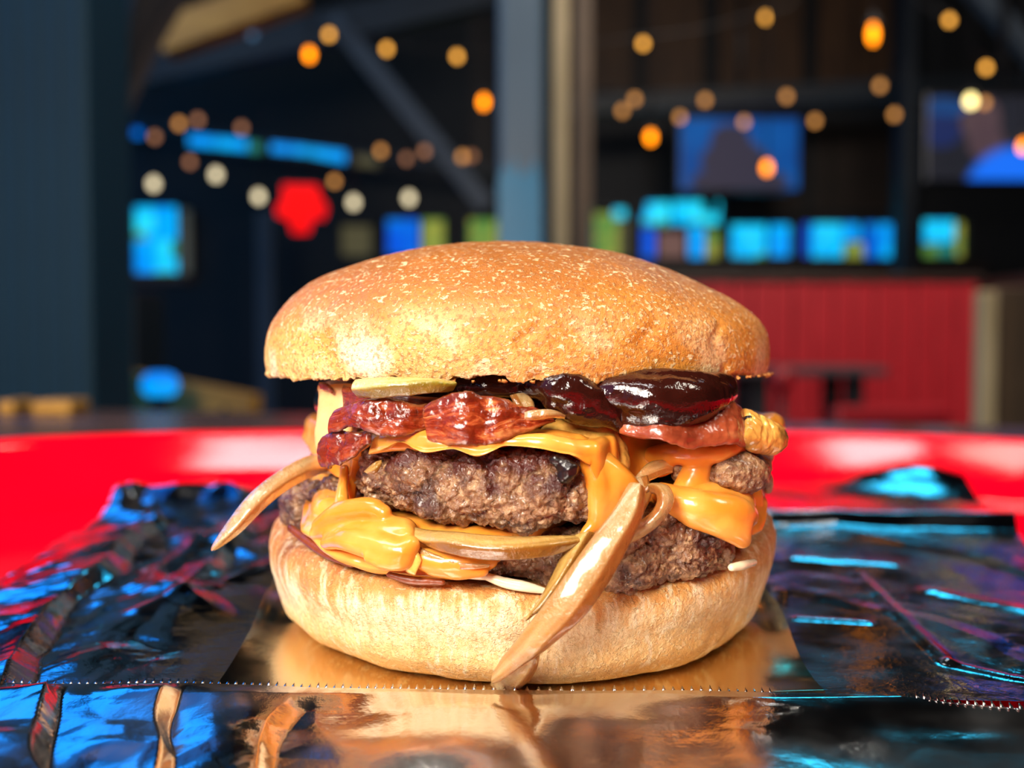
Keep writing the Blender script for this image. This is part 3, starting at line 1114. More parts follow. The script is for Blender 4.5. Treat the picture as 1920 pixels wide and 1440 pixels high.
# cheese on the upper patty, with a long melted apron at the right
drape('cheese_slice', [(d, r - 0.0006) for d, r in RT_], [(-180, .0468), (-90, .0462), (-40, .0458), (-20, .0468), (0, .0468), (12, .0456), (20, .0462), (28, .0465), (45, .0462), (70, .0472), (90, .0468)],
      [(-180, .003), (-90, .004), (-50, .010), (-43, .013), (-38, .005), (-34, .0032), (-30, .0018), (-27, .003), (-22, .0012), (-17, .0030), (-12, .0022), (-8, .0034), (-3, .0015), (2, .0018), (7, .0022), (11, .0036), (14, .0100), (17, .0165), (22, .0150), (27, .0120),
       (33, .0050), (40, .0030), (47, .0035), (53, .0020), (57, .0025), (62, .0018), (70, .0022), (78, .0030), (86, .004), (100, .004)], M_CHEESE, 0.0014, 300, noise=0.0007,
      outc=[(-180, 0), (8, 0), (14, -.001), (20, .0), (27, .003), (36, 0.001), (50, .001), (60, 0), (90, 0)])
# cheese on the lower patty
drape('cheese_slice', [(-180, .042), (-85, .043), (-66, .0440), (-48, .0490), (-38, .0500), (-25, .0490), (-12, .0480), (0, .0460), (12, .0430), (25, .0450), (33, .0480), (40, .0510), (48, .0520), (55, .0520), (62, .0500), (75, .0490), (90, .047)],
      [(-180, .0352), (-85, .0355), (-60, .0340), (-48, .0325), (-35, .0310), (-20, .0295), (0, .0300), (15, .0330), (30, .0355), (45, .0360), (60, .0358), (90, .0352)],
      [(-180, .002), (-85, .002), (-60, .0040), (-50, .0068), (-40, .0080), (-30, .0085), (-22, .0080), (-14, .0085), (-6, .0060), (0, .0010), (15, .001), (26, .0030), (32, .0035), (38, .0048), (44, .0068), (49, .0100), (54, .0098), (59, .004), (70, .002), (90, .002)],
      M_CHEESE, 0.0024, 320, noise=0.0009, edge=0.0028,
      outc=[(-180, 0), (-60, .001), (-45, .002), (-30, .003), (-15, .001), (20, .0), (35, .001), (48, .0005), (60, 0), (90, 0)])
# folded tongues of melted cheese at the lower left
blob('melted_cheese', [[(600, 985, .196, .0016), (640, 962, .192, .0022), (690, 952, .189, .0021), (720, 962, .187, .0014)],
                       [(612, 1018, .192, .0013), (650, 1012, .187, .0020), (700, 1022, .184, .0026), (750, 1035, .1815, .0024), (770, 1022, .1815, .0018)],
                       [(592, 1000, .197, .0014), (640, 992, .192, .0020), (700, 992, .189, .0027), (756, 1000, .186, .0028)],
                       [(650, 1000, .190, .0020), (700, 1003, .187, .0026), (760, 1003, .184, .0020)],
                       [(646, 880, .198, .0010), (642, 920, .196, .0012), (640, 955, .194, .0018)],
                       [(690, 1045, .182, .0010), (725, 1055, .181, .0012), (757, 1052, .181, .0016), (765, 1025, .182, .0018)]],
     M_CHEESE, burger, 0.00045, 5, disp=0.0003, fr=150, seed=5)
blob('melted_cheese', [[(800, 1050, .183, .0022), (840, 1058, .182, .0024), (880, 1055, .182, .0026), (915, 1048, .183, .0020)],
                       [(810, 1068, .182, .0012), (860, 1074, .1812, .0014), (905, 1070, .181, .0012)]],
     M_CHEESE, burger, 0.00045, 4, disp=0.0002, fr=180, seed=6)
# cheese lip drooping at the right, between the patties
blob('melted_cheese', [[(1240, 925, .192, .0022), (1280, 945, .188, .0032), (1330, 958, .187, .0036), (1375, 962, .189, .0034), (1400, 968, .193, .0024)],
                       [(1262, 935, .191, .0024), (1320, 936, .191, .0034), (1380, 940, .194, .0030), (1402, 950, .197, .0018)],
                       [(1300, 965, .187, .0026), (1350, 980, .1865, .0028), (1380, 996, .188, .0026), (1392, 1012, .189, .0018)],
                       [(1340, 972, .1868, .0030), (1385, 980, .1895, .0028)]],
     M_CHEESE, burger, 0.00045, 14, seed=7)
# cheese sagging from the top slice over the broken edge, right of the front meat
blob('melted_cheese', [[(1085, 828, .185, .0016), (1105, 860, .183, .0020), (1118, 900, .182, .0022), (1122, 945, .182, .0020), (1118, 985, .1825, .0014)],
                       [(1105, 840, .187, .0024), (1135, 880, .185, .0026), (1150, 920, .184, .0024), (1140, 960, .184, .0018)],
                       [(1130, 860, .189, .0024), (1165, 895, .187, .0020), (1182, 915, .185, .0011)],
                       [(930, 830, .184, .0012), (985, 822, .183, .0014), (1040, 822, .184, .0018), (1090, 838, .186, .0020)],
                       [(1108, 990, .182, .0012), (1092, 1003, .1815, .0008)],
                       [(1100, 850, .186, .0030), (1130, 878, .1845, .0032), (1158, 902, .184, .0028), (1184, 912, .184, .0016)], [(1125, 890, .184, .0030), (1140, 930, .1835, .0028), (1128, 970, .183, .0022)], [(1155, 910, .184, .0024), (1150, 950, .184, .0018)]],
     M_CHEESE, burger, 0.00045, 12, disp=0.00035, fr=170, seed=8)
blob('melted_cheese', [[(1225, 852, .195, .0018), (1275, 848, .192, .0024), (1330, 850, .191, .0022), (1370, 842, .193, .0018), (1400, 836, .197, .0012)],
                       [(1312, 856, .1925, .0022), (1306, 885, .1925, .0028), (1296, 910, .192, .0030), (1282, 930, .191, .0026)], [(1290, 915, .192, .0024), (1330, 925, .191, .0020), (1350, 932, .190, .0016)],
                       [(1268, 868, .195, .0012), (1240, 880, .193, .0014), (1210, 885, .191, .0010)],
                       [(1418, 815, .204, .0014), (1424, 840, .204, .0010)]],
     M_CHEESE, burger, 0.0004, 5, disp=0.0003, fr=170, seed=9)
blob('meat_chunk', [[(1345, 888, .1935, .0030), (1372, 886, .1930, .0040), (1402, 890, .1955, .0038), (1422, 880, .200, .0030)], [(1350, 905, .193, .0024), (1390, 910, .194, .0026)], [(1385, 858, .196, .0022), (1405, 850, .198, .0020)]],
     M_PATTY, burger, 0.0004, 3, disp=0.0011, fr=420, seed=51)
blob('meat_chunk', [[(1268, 880, .1945, .0016), (1276, 872, .1945, .0020), (1274, 890, .194, .0017)]], M_PATTY, burger, 0.0003, 2, disp=0.0008, fr=500, seed=52)
o = blob('melted_cheese', [[(1030, 815, .187, .0018), (1080, 800, .190, .0026), (1120, 812, .190, .0028), (1150, 840, .190, .0026), (1165, 870, .189, .0020)],
                           [(1050, 830, .187, .0018), (1100, 830, .188, .0026), (1140, 860, .188, .0024)],
                           [(1190, 860, .200, .0022), (1230, 842, .200, .0024), (1262, 845, .200, .0018)]],
         M_GRIS, burger, 0.00045, 3, disp=0.0009, fr=260, seed=10)
o['label'] = 'sauce-streaked mottled cheese'
# torn left bit of pale green-white leaf on the meat corner
ribbon('lettuce_scrap', [(682, 884, .1862), (700, 868, .1855), (716, 862, .186)], [(690, 889, .1862), (706, 886, .1855), (716, 872, .1858)], 0.0004, M_ONIONG, burger, 30, 10, amp=0.0002, fr=400, seed=3)

# ---- cooked onion strips
ribbon('onion_strip', [(396, 1030, .196), (430, 975, .197), (470, 925, .199), (520, 885, .203), (570, 858, .208), (610, 848, .215)],
       [(400, 1033, .196), (448, 1000, .197), (500, 950, .199), (545, 915, .203), (590, 893, .208), (628, 880, .215)], 0.0008, M_ONION, burger, 110, 24, amp=0.0004, fr=120, bulge=0.0005, flat=True, seed=1)
ribbon('onion_strip', [(1180, 905, .1790), (1150, 955, .1768), (1108, 1010, .1750), (1066, 1068, .1738), (1022, 1130, .1730), (975, 1190, .1740), (940, 1235, .1775), (922, 1268, .1800)],
       [(1210, 915, .1785), (1202, 972, .1768), (1174, 1032, .1750), (1142, 1092, .1738), (1098, 1152, .1730), (1040, 1202, .1740), (985, 1238, .1775), (928, 1272, .1800)], 0.0008, M_ONION, burger, 200, 30, amp=0.0004, fr=110, bulge=0.0005, flat=True, seed=2)
ribbon('onion_strip', [(1070, 1005, .181), (1045, 1060, .1785), (1010, 1130, .1762), (985, 1165, .1755)],
       [(1120, 1000, .181), (1090, 1050, .1785), (1050, 1110, .1762), (1010, 1150, .1755)], 0.0008, M_ONIONG, burger, 80, 20, amp=0.0003, fr=150, bulge=0.0005, flat=True, seed=9)
o = ribbon('onion_strip', [(1000, 1210, .1770), (965, 1235, .1790), (935, 1258, .1820), (918, 1284, .1850)],
           [(1012, 1222, .1770), (1007, 1250, .1790), (994, 1272, .1820), (974, 1286, .1850)], 0.0008, M_ONION, burger, 70, 22, amp=0.0003, fr=160, bulge=0.0005, flat=True, seed=12)
o['label'] = 'amber onion tail touching the foil edge'
ribbon('onion_strip', [(768, 986, .186), (800, 994, .1835), (850, 998, .1800), (910, 1004, .1780), (970, 1008, .1775), (1030, 1006, .1785), (1085, 1006, .1810), (1105, 998, .182)],
       [(772, 1002, .186), (806, 1022, .1825), (850, 1040, .1775), (910, 1050, .1758), (970, 1050, .1752), (1030, 1042, .1762), (1085, 1022, .1804), (1108, 1006, .182)], 0.0008, M_ONIONG, burger, 150, 24, amp=0.00025, fr=160, bulge=0.0005, flat=True, seed=4)
# curl of onion: hooked ring right of the long strip
ribbon('onion_ring', [(1178, 1020, .181), (1215, 998, .1805), (1245, 972, .1805), (1262, 940, .181), (1255, 915, .183), (1235, 912, .185), (1212, 920, .186), (1200, 940, .187)],
       [(1170, 1002, .181), (1200, 978, .1805), (1222, 960, .1805), (1233, 942, .181), (1232, 930, .183), (1222, 926, .185), (1212, 932, .186), (1206, 944, .187)], 0.0008, M_ONION, burger, 140, 20, amp=0.0002, fr=180, bulge=0.0005, flat=True, seed=5)
ribbon('onion_strip', [(1176, 900, .186), (1186, 930, .1845), (1184, 965, .183), (1176, 990, .182)], [(1214, 890, .186), (1222, 925, .1845), (1206, 965, .183), (1190, 995, .182)], 0.0008, M_ONION, burger, 70, 18, amp=0.0004, fr=180, seed=15)
ribbon('onion_strip', [(1190, 895, .190), (1215, 868, .191), (1245, 862, .192), (1262, 872, .193)], [(1196, 912, .189), (1218, 902, .190), (1245, 890, .191), (1262, 886, .192)], 0.0008, M_ONION, burger, 60, 18, amp=0.0005, fr=200, seed=16)
# clear juicy onion at the lower left of the crescent
ribbon('onion_strip', [(775, 1015, .1838), (800, 1032, .1815), (860, 1052, .1800), (920, 1058, .1795)], [(775, 1040, .1835), (800, 1062, .1810), (860, 1068, .1800), (915, 1064, .1795)], 0.0008, M_ONION, burger, 70, 18, amp=0.0004, fr=220, seed=17)
ribbon('onion_strip', [(765, 1018, .183), (782, 1030, .1815), (792, 1050, .181)], [(748, 1050, .182), (762, 1072, .181), (778, 1080, .181)], 0.0010, M_GRIS, burger, 50, 16, amp=0.0005, fr=260, seed=18)

# ---- white sauce smears on the lower bun
blob('white_sauce', [[(905, 1078, .184, .0007), (945, 1092, .1828, .0010), (985, 1100, .182, .0010), (1022, 1108, .182, .0006)], [(840, 1078, .184, .0005), (905, 1080, .1832, .0008)]], M_MAYO, burger, 0.0003, 3)
blob('white_sauce', [[(1372, 1064, .190, .0008), (1392, 1060, .192, .0009), (1414, 1054, .196, .0007)]], M_MAYO, burger, 0.0003, 3)
M_SOAK = plain('sauce_soaked_crumb', srgb(128, 58, 22), 0.4, bscale=500, vary=0.35, bump=0.5, bd=0.0006)
# brown sauce soaking the upper edge of the lower bun
blob('sauce_smear', [[(545, 990, .207, .0008), (585, 1020, .200, .0010), (620, 1042, .1945, .0009), (660, 1058, .1900, .0007)], [(730, 1078, .1845, .0006), (770, 1088, .1835, .0008), (830, 1092, .1828, .0006)]], M_SOAK, burger, 0.0003, 3)

# ---- bacon
ribbon('bacon_strip', [(628, 778, .190), (665, 752, .186), (715, 748, .183), (770, 752, .1825), (835, 770, .184)],
       [(618, 815, .190), (660, 800, .185), (710, 818, .1820), (770, 812, .1820), (835, 802, .184)], 0.0015, M_BACON, burger, 130, 44, amp=0.0007, fr=110, bulge=0.0003, seed=21, rag=0.10, fine=0.00035, wave=0.00035)
ribbon('bacon_strip', [(603, 820, .196), (625, 808, .191), (660, 806, .1875), (698, 812, .185)],
       [(606, 876, .196), (632, 874, .190), (664, 856, .1865), (700, 826, .185)], 0.0015, M_BACON, burger, 100, 44, amp=0.0007, fr=120, bulge=0.0003, seed=22, rag=0.14, fine=0.00035, wave=0.00035)
ribbon('bacon_strip', [(796, 760, .1822), (830, 742, .1795), (880, 735, .1785), (930, 744, .1792), (965, 762, .181), (1000, 768, .1825)],
       [(806, 828, .1815), (850, 836, .1785), (900, 834, .1778), (950, 822, .1785), (1000, 806, .1800), (1040, 790, .1830)], 0.0015, M_BACONF, burger, 150, 44, amp=0.0007, fr=120, bulge=0.0003, seed=23, rag=0.08, fine=0.0003, wave=0.00035)
ribbon('bacon_strip', [(1165, 790, .187), (1210, 762, .186), (1270, 752, .187), (1330, 752, .190), (1385, 762, .195), (1420, 782, .199)],
       [(1162, 812, .185), (1210, 824, .182), (1270, 834, .182), (1330, 838, .185), (1390, 836, .190), (1440, 832, .197)], 0.0015, M_BACONP, burger, 150, 44, amp=0.0007, fr=110, bulge=0.0003, seed=24, rag=0.06, fine=0.0003, wave=0.0005)
o = ribbon('bacon_strip', [(1388, 772, .196), (1410, 776, .197), (1436, 790, .199), (1450, 815, .201)],
           [(1375, 828, .192), (1395, 842, .193), (1420, 850, .196), (1444, 836, .200)], 0.0034, M_GRIS, burger, 80, 36, amp=0.0011, fr=170, bulge=0.0014, seed=25, rag=0.08, fine=0.0004)
o['label'] = 'curled pale fatty bacon end with a charred spot'
o = ribbon('bacon_strip', [(596, 722, .205), (600, 770, .204), (598, 815, .203), (604, 850, .202)], [(690, 720, .200), (680, 765, .199), (665, 800, .198), (650, 850, .197)], 0.0025, plain('pale_bacon_fat', srgb(232, 186, 122), 0.35, bscale=260, vary=0.2, bump=0.4, bd=0.0008, Subsurface_Weight=0.2, Subsurface_Scale=0.003), burger, 70, 30, amp=0.0006, fr=130, bulge=0.001, seed=26, rag=0.03)
o['label'] = 'thick pale bacon fat at the left end'
ribbon('bacon_strip', [(640, 722, .197), (680, 730, .190), (760, 742, .187), (830, 745, .187)], [(645, 790, .195), (690, 795, .188), (760, 770, .186), (830, 790, .187)], 0.002, M_BACON, burger, 80, 30, amp=0.001, fr=120, seed=27, rag=0.06, fine=0.0003)
ribbon('bacon_strip', [(700, 820, .188), (740, 806, .187), (800, 815, .187), (860, 832, .187)], [(690, 852, .187), (740, 846, .186), (800, 850, .186), (860, 852, .186)], 0.002, M_CHEESE, burger, 80, 20, amp=0.0008, fr=160, seed=28).name = 'melted_cheese'
blob('charred_bit', [[(1404, 788, .1935, .0011), (1412, 792, .1938, .0009)]], M_CHAR, burger, 0.0003, 2, disp=0.0003, fr=700)
blob('charred_bit', [[(1052, 868, .1785, .0012), (1068, 878, .1782, .0016), (1058, 892, .1785, .0014)], [(1040, 862, .1785, .0009)]], M_CHAR, burger, 0.0003, 2, disp=0.0006, fr=600)
ribbon('bacon_strip', [(600, 716, .202), (612, 718, .2), (622, 730, .199)], [(604, 730, .202), (612, 732, .2), (624, 738, .199)], 0.001, M_BACON, burger, 30, 12, amp=0.0005, fr=300, seed=29)
blob('melted_cheese', [[(1420, 860, .206, .0014), (1432, 885, .206, .0013), (1440, 905, .206, .0010), (1441, 918, .206, .0006)]], M_PATTY, burger, 0.0003, 2, disp=0.0006, fr=500).name = 'meat_scrap'

# ---- pickle slice and scraps just below the top bun
ribbon('pickle_slice', [(664, 712, .186), (700, 711, .1835), (760, 711, .182), (820, 714, .182), (856, 722, .183)],
       [(672, 746, .184), (705, 746, .1815), (760, 742, .180), (810, 738, .180), (850, 732, .182)], 0.0008, M_PICKLE, burger, 90, 26, amp=0.0005, fr=150, bulge=0.0005, flat=True, seed=31, rag=0.08, fine=0.0001)
ribbon('onion_strip', [(985, 738, .186), (1000, 752, .1845), (1005, 772, .184)], [(955, 742, .185), (965, 760, .184), (980, 775, .1835)], 0.0008, M_ONION, burger, 40, 14, amp=0.0004, fr=200, seed=33)
ribbon('onion_strip', [(968, 776, .1805), (1000, 768, .1798), (1035, 768, .180), (1062, 778, .182)], [(975, 790, .180), (1005, 788, .1793), (1035, 784, .1797), (1060, 786, .182)], 0.0008, M_ONION, burger, 50, 16, amp=0.0004, fr=240, seed=34)
# ---- barbecue sauce pool and lump
blob('barbecue_sauce', [[(1110, 742, .187, .0030), (1160, 740, .185, .0036), (1220, 746, .184, .0042), (1280, 752, .185, .0042), (1330, 744, .189, .0032), (1365, 735, .195, .0020)],
                        [(1170, 772, .186, .0028), (1230, 780, .1835, .0026), (1280, 780, .1845, .0024), (1325, 768, .188, .0020)],
                        [(1130, 725, .188, .0026), (1220, 722, .186, .0030), (1300, 724, .188, .0030), (1360, 722, .195, .0022)],
                        [(1180, 800, .186, .0012), (1230, 806, .1835, .0010)]],
     M_SAUCE, burger, 0.0005, 6, disp=0.0008, fr=130, seed=41)
blob('barbecue_sauce', [[(985, 722, .187, .0026), (1040, 726, .184, .0032), (1090, 740, .184, .0036), (1130, 762, .185, .0030), (1160, 790, .186, .0018)],
                        [(1040, 750, .184, .0024), (1080, 764, .184, .0026), (1120, 780, .186, .0020)],
                        [(850, 722, .190, .0022), (910, 722, .188, .0024), (960, 728, .187, .0024)]],
     M_SAUCE, burger, 0.0005, 4, disp=0.0010, fr=180, seed=42)
# dark filling behind, closing the gap between meat and top bun
bm = bmesh.new()
FIL = []
for k in range(46):
    th = math.radians(-100 + 200 * k / 45)
    FIL.append((BX + 0.041 * math.sin(th), BY - 0.041 * math.cos(th), ZF + 0.0502, 0.0046))
o = blob('barbecue_sauce', [[f] for f in FIL] + [[(BX - 0.03 + 0.012 * i, BY - 0.02 + 0.012 * j, ZF + 0.0502, 0.0075)] for i in range(6) for j in range(5)], M_SAUCE, burger, 0.0009, 6, disp=0.0008, fr=140, seed=43, px=False)

# ---------------------------------------------------------------- room materials
M_DARK = plain('near_black_paint', (0.006, 0.0075, 0.011, 1), 0.6, bscale=4, vary=0.3, bump=0.2, bd=0.004)
M_BEAM = plain('blue_black_steel', (0.012, 0.020, 0.032, 1), 0.5, bscale=5, vary=0.3, bump=0.2, bd=0.003)
M_BRACE = plain('slate_blue_steel', (0.040, 0.058, 0.085, 1), 0.5, bscale=5, vary=0.2, bump=0.2, bd=0.003)
M_TEAL = plain('dark_teal_paint', (0.0, 0.032, 0.062, 1), 0.7, bscale=3, vary=0.3, bump=0.2, bd=0.003)


def wood(name, a, b, rough=0.4, sc_=(1, 12, 1), bump=0.3, **kw):
    m = Mat(name, Roughness=rough, **kw)
    n = m.noise(3.0, 5, 0.6, m.vec(sc_), 0.5)
    m.set('Base Color', m.mix(m.rng(n, 0.3, 0.7), a, b))
    m.set('Normal', m.bump(n, bump, 0.002))
    return m.m


M_WALLWOOD = wood('brown_wall_boards', (0.07, 0.030, 0.014, 1), (0.13, 0.058, 0.024, 1), 0.55, (6, 6, 1))
M_LOWOOD = wood('dim_brown_wood', (0.016, 0.009, 0.007, 1), (0.034, 0.018, 0.012, 1), 0.5, (1, 6, 6))
M_TABLE = wood('brown_table_boards', (0.085, 0.042, 0.030, 1), (0.16, 0.085, 0.062, 1), 0.22, (2, 10, 1), 0.15)
M_TAN = wood('tan_timber', (0.46, 0.21, 0.03, 1), (0.66, 0.33, 0.05, 1), 0.45, (1, 8, 8))
M_PALEPOST = wood('beige_timber', (0.55, 0.40, 0.20, 1), (0.74, 0.55, 0.30, 1), 0.5, (8, 8, 1))
M_BROWNPOST = wood('brown_timber', (0.07, 0.042, 0.024, 1), (0.13, 0.08, 0.045, 1), 0.55, (8, 8, 1))
M_STEEL = plain('grey_blue_steel', (0.10, 0.15, 0.20, 1), 0.4, bscale=3, vary=0.25, bump=0.2, bd=0.003)
M_CYANREFL = plain('cyan_reflection', (0.0, 0.22, 0.40, 1), 0.35, bscale=6, vary=0.25, bump=0.3, bd=0.004)  # colour of the window's reflection on the central post
M_RED = wood('red_painted_boards', (0.36, 0.012, 0.020, 1), (0.46, 0.018, 0.028, 1), 0.4, (9, 9, 1), 0.15)
M_REDSEAT = plain('red_vinyl', (0.34, 0.010, 0.018, 1), 0.35, bscale=20, vary=0.15)
M_FLOOR = plain('dark_concrete', (0.020, 0.018, 0.018, 1), 0.45, bscale=3, vary=0.3, bump=0.2)
M_GREY = plain('grey_laminate', (0.060, 0.045, 0.055, 1), 0.3, bscale=6, vary=0.2)
M_TARP = plain('grey_brown_tarp', (0.10, 0.085, 0.085, 1), 0.6, bscale=5, vary=0.25, bump=0.4, bd=0.01)
M_BLACKPL = plain('black_plastic', (0.01, 0.01, 0.012, 1), 0.35, bscale=30, vary=0.2)


def R2(px0, px1, py0, py1, d):
    """corner coordinates (x0,x1,z0,z1) of a pixel rectangle at distance d"""
    a, b = P(px0, py1, d), P(px1, py0, d)
    return a[0], b[0], a[2], b[2]


def slab(name, px0, px1, py0, py1, d, th, mat, parent=None, bev=0.0):
    x0, x1, z0, z1 = R2(px0, px1, py0, py1, d)
    return box(name, (x0, d, z0), (x1, d + th, z1), mat, parent, bev)


# ---------------------------------------------------------------- setting
DB = 9.0
tag(box('floor', (-7, -2.5, -0.1), (9, DB + 0.3, 0), M_FLOOR), kind='structure')
ceil = tag(box('ceiling', (-1.6, -2.5, 4.15), (6.4, DB + 0.3, 4.3), M_DARK), kind='structure')
tag(box('ceiling', (-3.6, 5.0, 4.15), (-1.6, DB + 0.3, 4.3), M_DARK), kind='structure')
tag(box('wall_front', (-2.2, -2.7, 0), (6.4, -2.5, 4.3), M_DARK), kind='structure')
wr_ = tag(box('wall_right', (6.2, -2.5, 0), (6.4, DB + 0.3, 4.15), M_DARK), kind='structure')
wbk = tag(box('wall_back', (-7, DB, 0), (9, DB + 0.2, 4.15), M_DARK), kind='structure')
# brown boards high on the back wall between dark studs
for (a, b) in ((1112, 1186), (1190, 1318), (1348, 1420), (1423, 1506), (1534, 1600), (1603, 1672)):
    slab('wall_board', a, b, -60, 168, DB - 0.03, 0.03, M_WALLWOOD, wbk)
for (a, b) in ((1560, 1700), (1395, 1556)):
    slab('wall_board', a, b, 232, 395, DB - 0.03, 0.03, M_LOWOOD, wbk)
slab('wall_board', 880, 925, 30, 330, DB - 0.03, 0.03, M_LOWOOD, wbk)
for (a, b) in ((1190, 1214), (1318, 1348), (1506, 1534)):
    slab('stud', a, b, -60, 400, DB - 0.06, 0.06, M_DARK, wbk)
slab('ledge', 1080, 1850, 494, 512, DB - 0.2, 0.2, M_LOWOOD, wbk)


# ------- windows: frame, glass pane looking out to bright cyan daylight and greenery
def sky_leaf(lo, hi, seed, amount):
    def f(m):
        n = m.noise(2.2, 2, 0.5, m.vec((1, 1, 1), 'Object'))
        k = m.noise(4.5, 3, 0.6, m.vec((1.3, 1, 1), 'Object'))
        z = m.sep('Generated', 2)
        c = m.mix(m.rng(n, 0.4, 0.6), lo, hi)
        g = m.math('ADD', m.math('MULTIPLY', k, 0.9), m.math('MULTIPLY', m.math('SUBTRACT', 1.0, z), 0.45))
        return m.mix(m.rng(g, amount, amount + 0.07), c, (0.06, 0.17, 0.03, 1))
    return f


CY, BL, GR = (0.0, 0.52, 0.85, 1), (0.0, 0.16, 0.80, 1), (0.16, 0.28, 0.04, 1)
M_WCY = glow('bright_cyan_pane', CY, 1.3, sky_leaf((0.0, 0.40, 0.85, 1), (0.02, 0.68, 0.86, 1), 1, 0.85))
M_WBL = glow('deep_blue_pane', BL, 0.95, sky_leaf((0.0, 0.10, 0.80, 1), (0.0, 0.24, 0.85, 1), 1, 1.3))
M_WSK = glow('sky_blue_pane', BL, 1.2, sky_leaf((0.0, 0.26, 0.90, 1), (0.0, 0.42, 0.90, 1), 1, 1.3))
M_WGR = glow('leafy_green_pane', GR, 1.0, lambda m: m.mix(m.rng(m.noise(5, 2), 0.42, 0.58), (0.10, 0.26, 0.05, 1), (0.32, 0.33, 0.05, 1)))
M_WTL = glow('teal_pane', GR, 0.8, lambda m: m.mix(m.rng(m.noise(5, 2), 0.4, 0.6), (0.01, 0.36, 0.36, 1), (0.03, 0.20, 0.12, 1)))
M_WDIM = glow('dim_beige_pane', GR, 0.6, lambda m: m.mix(m.noise(4, 2), (0.10, 0.08, 0.04, 1), (0.16, 0.15, 0.07, 1)))
M_WPK = glow('pink_brown_pane', GR, 0.7, lambda m: m.mix(m.noise(4, 2), (0.20, 0.12, 0.08, 1), (0.26, 0.12, 0.13, 1)))
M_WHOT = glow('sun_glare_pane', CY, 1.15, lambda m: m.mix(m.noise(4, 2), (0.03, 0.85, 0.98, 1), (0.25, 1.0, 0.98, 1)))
M_FRAME = plain('dark_window_frame', (0.014, 0.018, 0.024, 1), 0.5, bscale=10)
wcount = [0]


def window(px0, px1, py0, py1, panes, d=DB, frame=M_FRAME, fw=6):
    wcount[0] += 1
    x0, x1, z0, z1 = R2(px0, px1, py0, py1, d)
    root = bpy.data.objects.new('window_%d' % wcount[0], None)
    COL.objects.link(root)
    root.location = ((x0 + x1) / 2, d, z0)
    root['kind'] = 'structure'
    w_ = fw * d / 2000
    bm = bmesh.new()
    for lo, hi in (((x0 - w_, d - .07, z0 - w_), (x0, d, z1 + w_)), ((x1, d - .07, z0 - w_), (x1 + w_, d, z1 + w_)),
                   ((x0, d - .07, z0 - w_), (x1, d, z0)), ((x0, d - .07, z1), (x1, d, z1 + w_))):
        box_bm(bm, np.array(lo), np.array(hi), 0.004)
    me = bpy.data.meshes.new('window_frame')
    bm.to_mesh(me)
    bm.free()
    link('window_frame', me, frame, root, smooth=False)
    for (a, b, c, e_, mt) in panes:
        q = R2(a, b, c, e_, d - 0.02)
        box('pane', (q[0], d - 0.035, q[2]), (q[1], d - 0.015, q[3]), mt, root)
    return root


window(255, 336, 388, 518, [(255, 292, 388, 450, M_WCY), (292, 336, 388, 450, M_WSK), (255, 292, 450, 518, M_WSK), (292, 322, 450, 518, M_WCY), (322, 336, 450, 484, M_WTL), (322, 336, 484, 518, M_WCY), (281, 289, 402, 414, M_WHOT)])
slab('trim_1', 340, 355, 392, 518, DB - 0.1, 0.06, M_PALEPOST)['kind'] = 'structure'
window(727, 836, 412, 480, [(727, 786, 412, 480, M_WBL), (792, 832, 412, 446, M_WGR), (792, 832, 446, 480, M_WGR)])
window(878, 936, 410, 480, [(880, 932, 412, 480, M_WGR)])
window(640, 700, 420, 480, [(642, 695, 424, 480, M_WDIM)])
window(1093, 1180, 392, 484, [(1093, 1112, 392, 484, M_WTL), (1116, 1160, 400, 484, M_WGR), (1150, 1172, 392, 410, M_WCY), (1162, 1178, 414, 484, M_WDIM)])
window(1202, 1350, 376, 484, [(1202, 1256, 380, 424, M_WCY), (1220, 1236, 390, 404, M_WHOT), (1202, 1228, 428, 484, M_WBL), (1234, 1284, 436, 484, M_WPK), (1262, 1348, 378, 420, M_WCY), (1292, 1320, 424, 484, M_WSK), (1324, 1346, 432, 484, M_WGR), (1300, 1312, 396, 408, M_WHOT)])
window(1368, 1484, 422, 484, [(1370, 1436, 422, 482, M_WCY), (1444, 1480, 422, 480, M_WSK), (1396, 1414, 440, 456, M_WHOT)])
window(1502, 1676, 420, 484, [(1502, 1516, 420, 480, M_WBL), (1522, 1580, 420, 482, M_WCY), (1535, 1550, 440, 454, M_WHOT), (1584, 1610, 420, 452, M_WSK), (1584, 1618, 456, 484, M_WGR), (1622, 1642, 420, 484, M_WBL), (1648, 1674, 420, 484, M_WSK)])
window(1726, 1806, 414, 482, [(1726, 1788, 414, 456, M_WCY), (1792, 1804, 418, 482, M_WGR), (1726, 1756, 460, 482, M_WGR), (1760, 1788, 460, 482, M_WTL)])
# narrow high windows of blue daylight on the left
window(250, 272, 240, 260, [(251, 271, 241, 259, M_WBL)])


def tilted(px, d, th, mat, name, parent=None):
    pts = [P(x, y, d) for x, y in px]
    return prism(name, pts, (0, th, 0), mat, parent)


def tilted_window(pts, panes, d):
    wcount[0] += 1
    c = np.mean([P(x, y, d) for x, y in pts], 0)
    root = bpy.data.objects.new('window_%d' % wcount[0], None)
    COL.objects.link(root)
    root.location = [float(k) for k in c]
    root['kind'] = 'structure'
    tilted(pts, d, 0.05, M_FRAME, 'window_frame', root)
    for q, mt in panes:
        tilted(q, d - 0.02, 0.02, mt, 'pane', root)
    return root


